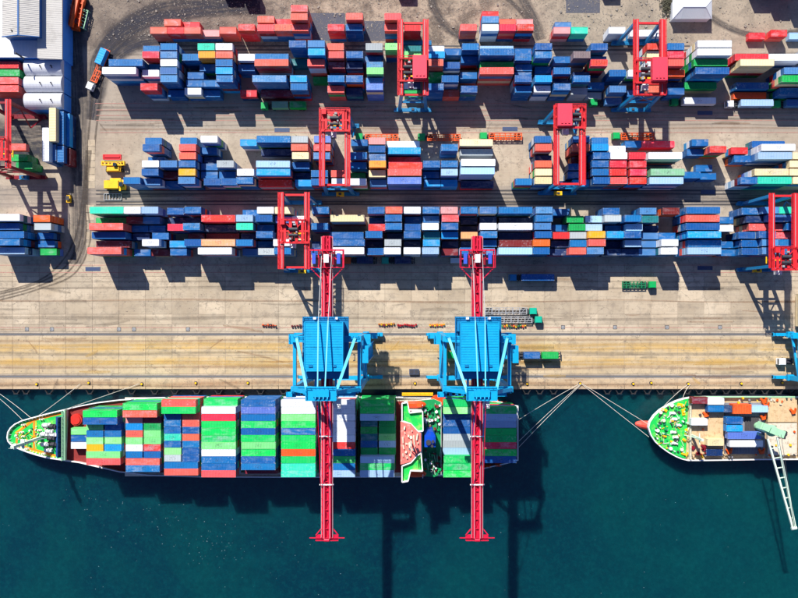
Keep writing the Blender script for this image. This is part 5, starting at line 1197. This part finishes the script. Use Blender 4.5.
# ---- containers standing lengthwise by the sheds
GL='containers beside the sheds'
R90=math.pi/2
def loose_ns(px,py,zt,L,c_,lb): return loose(px,py,zt,L,c_,lb,R90,GL)
loose_ns(52.4,124.5,7.9,40,'e','cream long container standing lengthwise, top one below the vaulted sheds')
loose_ns(45.6,144.5,7.9,40,'w','white long container standing lengthwise nearest the maroon crane')
loose_ns(60.3,128,5.2,40,'b','blue long container lengthwise just right of the cream one below the sheds')
loose_ns(66.3,130,2.6,40,'c','sky-blue long container lengthwise at the right end below the sheds')
loose_ns(53,152.5,5.2,20,'k','faded steel-blue short container lengthwise below the cream long one')
loose_ns(60.5,154,5.2,20,'b','blue short container lengthwise at the roadside below the sheds')
loose_ns(66.8,156.5,2.6,20,'m','maroon short container lengthwise nearest the road below the sheds')
q=MB()
for (px,py,zt,L_,c_) in ((52.4,124.5,7.9,12.19,'k'),(45.6,144.5,7.9,12.19,'b'),(60.3,128,5.2,12.19,'b'),(66.3,130,2.6,12.19,'d'),(53,152.5,5.2,6.06,'b'),(60.5,154,5.2,6.06,'b'),(66.8,156.5,2.6,6.06,'m')):
    x_,y_=P(px,py,zt+CH); z=zt-2.7
    while z>-.9: q.box(x_-1.2,x_+1.2,y_-L_/2,y_+L_/2,max(z,-.1),z+2.66,0,CL[c_]); z-=2.7
o_=q.build('stacked_containers', M['cattr']); tag(o_,'lower containers standing lengthwise below the vaulted sheds','stacked containers',None,'stuff')
loose(19.5,157.8,4.9,20,'n','green short container, lower tier, under the maroon crane at the left edge',0,GL)
loose(24,165.5,4.9,20,'n','bright green short container nearest the foot of the maroon crane',0,GL)
loose(17.5,147,10.5,20,'s','coral short container hanging under the maroon crane at the left edge',0,GL)
q=MB(); 
for px,py in ((19.5,157.8),(24,165.5)):
    x_,y_=P(px,py,7.6)
    for z in (-.1,2.4): q.box(x_-3,x_+3,y_-1.2,y_+1.2,z,z+2.45,0,CL['n'])
tag(q.build('stacked_containers', M['cattr']),'lower green containers under the maroon crane','stacked containers',None,'stuff')
# ================================================================ TRUCKS
def wheels(mb,x,w_,z=.5,r=.5):
    for s_ in (-1,1): mb.cyl((x,s_*(w_-.35),z),(x,s_*w_,z),r,12)
cabs={}
def truck(px,py,cab,label,rz=0,chassis='dark',load=(),length=12.4,bare=False,zg=-.1,empty_cab=False,group='trucks in the yard'):
    """px,py: middle of the cab; rz: heading (0 = cab faces right)"""
    x,y=P(px,py,3); t=thing('container_truck',label,'truck',(x,y,zg),rz,group)
    q=MB(); q.box(-.2,2.3,-1.2,1.2,.9,2.9); q.box(.1,2.0,-1.1,1.1,2.9,3.05); q.add([(2.3,-1.2,.9),(2.3,1.2,.9),(2.3,1.2,2.9),(2.3,-1.2,2.9),(2.55,-1.15,.9),(2.55,1.15,.9),(2.42,1.1,1.7),(2.42,-1.1,1.7)],[(4,5,6,7),(7,6,2,3),(0,4,7,3),(5,1,2,6)])
    c=q.build('cab',M[cab],t,world=False)
    q=MB(); q.box(2.30,2.44,-1.0,1.0,1.8,2.7); q.box(.9,1.9,-1.22,1.22,1.9,2.6); q.build('windscreen',M['glass'],c,world=False)
    q=MB(); q.box(-3.4,2.2,-.5,.5,.6,.9); q.box(-3.2,-.4,-.9,.9,.9,1.1); q.build('tractor_frame',M['dark'],t,world=False)
    for xx in (1.4,-2.3):
        q=MB(); wheels(q,xx,1.15); q.build('wheel',M['rubber'],t,world=False)
    if empty_cab: return t
    q=MB(); x1=-1.0; x0=x1-length
    for s_ in (-.5,.5): q.box(x0,x1,s_-.12,s_+.12,1.1,1.45)
    n=7
    for i in range(n): xx=x0+.2+(length-.4)*i/(n-1); q.box(xx-.18,xx+.18,-1.2,1.2,1.15,1.42)
    if bare:
        for s_ in (-1,1):
            q.box(x0,x1,s_*1.2-.1,s_*1.2+.1,1.15,1.5)
        for i in range(n-1): xx=x0+.2+(length-.4)*(i+.5)/(n-1); q.beam((xx-.7,-1.1,1.3),(xx+.7,1.1,1.3),.14)
    ch=q.build('trailer',M[chassis],t,world=False)
    for xx in (x0+1.2,x0+2.5):
        q=MB(); wheels(q,xx,1.15); q.build('wheel',M['rubber'],ch,world=False)
    return t
def load_on(t_px,t_py,rz,items,zg=-.1):
    x,y=P(t_px,t_py,3)
    for off,L,c_,lb in items:
        place_container(dict(L=L,col=c_,label=lb,block='',group='containers carried by trucks',flip=False), x+math.cos(rz)*off, y+math.sin(rz)*off, zg+1.46, rz)
LY=105.5
truck(90.5,83,'white','white-cabbed truck with orange trailer carrying a blue box, turning beside the sheds',math.radians(-113),'orange',length=13.2,bare=True)
x_,y_=P(100.5,56,4); place_container(dict(L=20,col='c',label='sky-blue short container on the turning orange-trailered truck',block='',group='containers carried by trucks',flip=False),x_,y_,1.36,math.radians(-113))
truck(267,LY,'cabgreen','green-cabbed truck pulling two green short containers along the upper lane',math.pi,'dark',length=13.6)
load_on(267,LY,0,((5.0,20,'x','sage green short container just behind the cab, upper lane'),(11.6,20,'n','bright green short container at the tail of the truck, upper lane')))
truck(678,101.5,'cabgreen','green-cabbed truck with a white long container, right end of the upper lane',math.pi,length=12.6)
load_on(678,101.5,0,((7.7,40,'w','white long container on the green-cabbed truck, upper lane right'),))
truck(733.5,103.5,'white','white-cabbed truck with a pale blue long container on the upper lane',math.pi,length=12.6)
load_on(733.5,103.5,0,((8.4,40,'l','pale ice-blue long container on the white-cabbed truck'),))
truck(780.5,103.5,'cabgreen','green-cabbed truck with a faded blue container cut by the right edge',math.pi,length=12.6)
load_on(780.5,103.5,0,((7.9,40,'k','faded steel-blue long container on the truck cut by the right edge'),))
truck(597,102,'cabgreen','green-cabbed truck with a short faded blue box, between two yard cranes',math.pi,length=7)
load_on(597,102,0,((5.8,20,'k','faded steel-blue short container on the truck between two yard cranes'),))
for px,py,lb in ((362,136.5,'green-cabbed truck with empty orange trailer right of the open-topped yard crane'),(424.5,136.5,'green-cabbed truck with empty orange trailer right of the beige stripe of sunlight'),(486.5,135.5,'green-cabbed truck with empty orange trailer behind the cream long container'),(619.5,135.5,'green-cabbed truck with empty orange trailer above the red containers')):
    truck(px,py,'cabgreen',lb,math.pi,'orange',length=12.6,bare=True)
truck(516,277.5,'legblue','blue truck with a blue long container, alone on the pale paving',math.pi,length=12.6,zg=.02)
load_on(516,277.5,0,((8.0,40,'b','blue long container on the blue truck on the pale paving'),),.02)
truck(650,284.5,'cabgreen','green truck with short empty green flatbed on the pale paving',0,'dgreen',length=9,bare=True,zg=.02)
truck(530.5,311,'teal','teal-cabbed truck with long empty flatbed, upper of the parked pair',0,'steel',length=16,bare=True,zg=.02)
truck(535.8,319.5,'teal','teal-cabbed truck with long empty flatbed, lower of the parked pair',0,'steel',length=16,bare=True,zg=.02)
truck(516.5,355.2,'cabgreen','green-cabbed truck with blue and green boxes right of the right quay crane',math.pi,length=16,zg=.02)
load_on(516.5,355.2,0,((5.6,20,'b','blue short container on the truck right of the right quay crane'),(12.4,20,'n','green short container at the tail of the truck by the right quay crane')),.02)
truck(454,355.2,'cabgreen','green-cabbed truck under the left legs of the right quay crane',math.pi,length=12.6,zg=.02)
truck(785.5,361.5,'white','white-cabbed truck under the quay crane at the right edge',math.pi,length=12.6,zg=.02)
for px,c_,lb in ((362,'d','dark navy short container on a trailer in the shade below the lower block, left'),(400,'d','dark navy short container on a trailer in the shade below the lower block, right')):
    truck(px-12,260.3,'orange' if px<380 else 'teal',lb.replace('dark navy short container on a trailer','truck with a dark container'),math.pi,length=9)
    load_on(px-12,260.3,0,((5.6,20,c_,lb),))
# cream reefer box end at the right edge and a white van
loose(802.5,310,1.2,40,'e','cream container standing lengthwise at the right edge of the pale paving',R90,GL)
def van(px,py,label,rz=0):
    x,y=P(px,py,2); t=thing('white_van',label,'van',(x,y,.0),rz)
    q=MB(); q.box(-2.4,1.6,-.95,.95,.4,2.2); q.add([(1.6,-.95,.4),(1.6,.95,.4),(1.6,.95,2.2),(1.6,-.95,2.2),(2.4,-.9,.4),(2.4,.9,.4),(2.4,.9,1.2),(2.4,-.9,1.2)],[(4,5,6,7),(7,6,2,3),(0,4,7,3),(5,1,2,6)]); q.build('body',M['white'],t,world=False)
    q=MB(); q.add([(1.66,-.8,2.12),(1.66,.8,2.12),(2.38,.8,1.26),(2.38,-.8,1.26)],[(3,2,1,0)]); q.build('windscreen',M['glass'],t,world=False)
    for xx in (-1.5,1.5):
        q=MB(); wheels(q,xx,.95,.35,.35); q.build('wheel',M['rubber'],t,world=False)
van(457,260.5,'small white van in the shade left of the right crane boom end')
# ---- yellow reach stackers
t=thing('reach_stacker','yellow reach stacker with a red spreader, upper of the pair by the road','reach stacker',(*P(112.5,165,3),-.1),R90,'yellow container handlers')
q=MB(); q.box(-2.2,.9,-2.6,2.6,.9,2.2); q.box(-2.1,-.7,-2.2,2.2,2.2,2.9)
for i in range(4): q.box(-.5,.8,-2.2+i*1.2,-1.5+i*1.2,2.2,2.6)
q.build('chassis',M['yellow'],t,world=False)
q=MB(); q.box(1.0,1.6,-4.2,4.2,2.2,2.9); q.box(-.2,.3,-3.8,3.8,2.65,3.1); q.box(-.1,1.5,-4.3,-3.9,1.6,3.0); q.box(-.1,1.5,3.9,4.3,1.6,3.0)
for i in range(5): q.beam((.1,-3.4+i*1.5,3.0),(1.3,-2.6+i*1.5,2.95),.3)
q.build('lifting_frame',M['yellow'],t,world=False)
q=MB(); q.box(1.9,3.9,-3.1,3.1,3.0,3.5); q.box(2.0,3.8,-3.4,-3.0,2.8,3.7); q.box(2.0,3.8,3.0,3.4,2.8,3.7); q.box(2.6,3.2,-2.8,2.8,3.5,3.8); q.build('spreader',M['crane_red'],t,world=False)
q=MB(); q.box(-.6,.6,-1.6,-.4,2.6,3.9); q.build('cab',M['glass'],t,world=False)
for xx in (-1.6,.6):
    for s_ in (-1,1):
        q=MB(); q.cyl((xx,s_*2.5,.75),(xx,s_*3.2,.75),.75,14); q.build('wheel',M['rubber'],t,world=False)
t=thing('yellow_loader','boxy yellow container handler below the red-spreadered one by the road','loader',(*P(112.5,184.5,3),-.1),0,'yellow container handlers')
q=MB(); q.box(-3.1,2.3,-1.5,1.5,1.0,3.4); q.box(-3.0,2.2,-1.4,1.4,3.4,3.5); q.build('engine_cover',M['yellow'],t,world=False)
q=MB(); q.box(2.35,4.4,-1.7,1.7,1.0,2.6); q.box(2.4,3.0,-2.4,2.4,2.6,3.0); q.box(-1.5,2.5,1.52,2.6,1.2,1.8); q.build('frame',M['yellow'],t,world=False)
q=MB(); q.box(2.7,4.0,-.8,.8,2.62,4.0); q.build('cab',M['glass'],t,world=False)
for xx in (-2.3,1.6,3.8):
    for s_ in (-1,1):
        q=MB(); q.cyl((xx,s_*1.3,.7),(xx,s_*2.0,.7),.7,12); q.build('wheel',M['rubber'],t,world=False)
q=MB(); x_,y_=G(113,197)
for s_ in (-1,1): q.box(x_-3.2,x_+3.2,y_+s_*1.2-.12,y_+s_*1.2+.12,-.1,.4); q.box(x_+s_*3.2-.12,x_+s_*3.2+.12,y_-1.2,y_+1.2,-.1,.4)
for i in range(5): q.box(x_-2.4+i*1.2-.08,x_-2.4+i*1.2+.08,y_-1.1,y_+1.1,.0,.3)
tag(q.build('lifting_spreader',M['steel']),'low grey steel frame lying below the yellow handlers','steel frame')
# small yellow forklift at the lane crossing
t=thing('forklift','small yellow forklift at the crossing left of the curved road','forklift',(*P(67.5,198,2),-.1),R90)
q=MB(); q.box(-1.4,1.2,-.7,.7,.3,1.3); q.box(-1.6,-.7,-.75,.75,.4,1.5); q.build('chassis',M['yellow'],t,world=False)
q=MB(); q.box(-.8,.7,-.65,.65,2.1,2.2)
for sx in (-.75,.65):
    for sy in (-.6,.6): q.beam((sx,sy,1.3),(sx,sy,2.1),.08)
q.build('overhead_guard',M['dark'],t,world=False)
q=MB()
for s_ in (-.45,.45): q.beam((1.35,s_,.2),(1.35,s_,2.9),.14); q.box(1.4,2.6,s_-.08,s_+.08,.1,.18)
q.build('mast',M['dark'],t,world=False)
for xx in (-1.0,.9):
    q=MB(); wheels(q,xx,.8,.3,.3); q.build('wheel',M['rubber'],t,world=False)
# orange machine with pale racks at the top left
t=thing('orange_machine','orange-red heavy machine between two pale flat racks beside the warehouse','heavy machine',(*P(76,11,4),-.1),math.radians(-100))
q=MB(); q.box(-7,6.5,-1.4,1.4,.9,2.4); q.box(-6.5,-3,-2.2,2.2,2.4,3.8); q.box(1.5,5.8,-1.7,1.7,2.4,3.6); q.build('chassis',M['orange'],t,world=False)
q=MB(); q.beam((-6,0,4.4),(6.5,0,5.4),1.2,1.1); q.beam((-4,-1.9,3.9),(5.5,-1.9,3.9),.4); q.beam((-4,1.9,3.9),(5.5,1.9,3.9),.4)
for i in range(6): q.beam((-4+i*1.9,-1.9,3.9),(-3+i*1.9,1.9,3.9),.3)
q.build('boom',M['orange'],t,world=False)
q=MB(); q.box(3,4.6,-.9,.9,3.6,5.0); q.build('cab',M['glass'],t,world=False)
for xx in (-5,-2,2,5):
    for s_ in (-1,1):
        q=MB(); q.cyl((xx,s_*1.4,.8),(xx,s_*2.1,.8),.8,12); q.build('wheel',M['rubber'],t,world=False)
for px,py,lb,mt in ((69.5,14,'pale flat rack with bent frame left of the orange machine','cream'),(83.5,19,'pale blue flat rack right of the orange machine','hull_green')):
    t=thing('flat_rack',lb,'flat rack',(*P(px,py,2),-.1),math.radians(-104)); q=MB()
    for s_ in (-1,1): q.box(-3.4,3.4,s_*1.1-.12,s_*1.1+.12,2.3,2.6); q.box(s_*3.3-.12,s_*3.3+.12,-1.1,1.1,0,2.6)
    for i in range(6): q.beam((-3+i*1.2,-1.1,2.45),(-2.4+i*1.2,1.1,2.45),.18)
    q.build('frame',M[mt],t,world=False); q=MB(); q.box(-3.2,3.2,-1,1,.2,.5); q.build('floor',M['deckgrey'],t,world=False)
# small gear laid out by the landward rail
def gear(x0,x1,py,cols,label,h=1.0):
    q=MB(); n=max(3,int((x1-x0)/2.2))
    for i in range(n):
        x_,y_=G(x0+(x1-x0)*(i+.5)/n,py); q.cb(x_,y_+random.uniform(-.25,.25),.5,.62,random.uniform(.5,1.0),.9*h,i%len(cols),random.uniform(-.3,.3)); q.cyl((x_-.2,y_,.95),(x_+.2,y_,.95),.15,6,(i+1)%len(cols))
    q.box(G(x0,0)[0],G(x1,0)[0],G(0,py)[1]-.06,G(0,py)[1]+.06,.02,.12,0)
    tag(q.build('lashing_gear',[M[c] for c in cols]),label,'lashing gear','lashing gear laid out by the crane rail')
gear(378,395,324,('maroon','yellow'),'row of red and yellow lashing gear right of the left quay crane, nearer one')
gear(397,417,325,('maroon','crane_red'),'row of dark red lashing gear right of the red and yellow row')
gear(429,445,324.5,('yellow','orange'),'row of yellow lashing gear left of the right quay crane')
gear(291,304,326,('maroon','dark'),'short row of dark red lashing gear left of the left quay crane')
gear(262,277,325.5,('orange','dark'),'row of small rusty lashing gear farthest left by the crane rail')
gear(494,526,326,('crane_red','yellow','dark','cabgreen'),'mixed red, yellow and green gear below the teal-cabbed trucks')
for px,py,lb in ((414,371.5,'dark blue bin on the quay right of the left crane'),):
    x_,y_=G(px,py); q=MB(); q.box(x_-1.8,x_+1.8,y_-1,y_+1,.02,1.2,0); q.box(x_-1.6,x_+1.6,y_-.8,y_+.8,1.2,1.25,1); q.box(x_-.1,x_+.1,y_-1.05,y_+1.05,1.2,1.35,0)
    tag(q.build('open_bin',[M['blueplate'],M['dark']]),lb,'bin')
# ---- foam flecks on the water
q=MB(); random.seed(21)
for i in range(190):
    f_=random.random()
    if f_<.75:
        u=random.random(); px=90+u*190+random.gauss(0,16); py=497+u*75+random.gauss(0,14)
    else: px=random.uniform(0,798); py=random.uniform(486,598)
    x_,y_=P(px,py,-3); r_=random.uniform(.05,.17); a_=random.uniform(0,6)
    q.add([(x_+r_*math.cos(a_+k_*1.57)*random.uniform(.5,1),y_+r_*math.sin(a_+k_*1.57)*random.uniform(.5,1),-2.97) for k_ in range(4)],[(0,1,2,3)])
m=N('foam_fleck'); m.fin((.30,.42,.44),.9); tag(q.build('foam_flecks',m.mat),'pale foam flecks drifting on the dark harbour water','foam',None,'stuff')
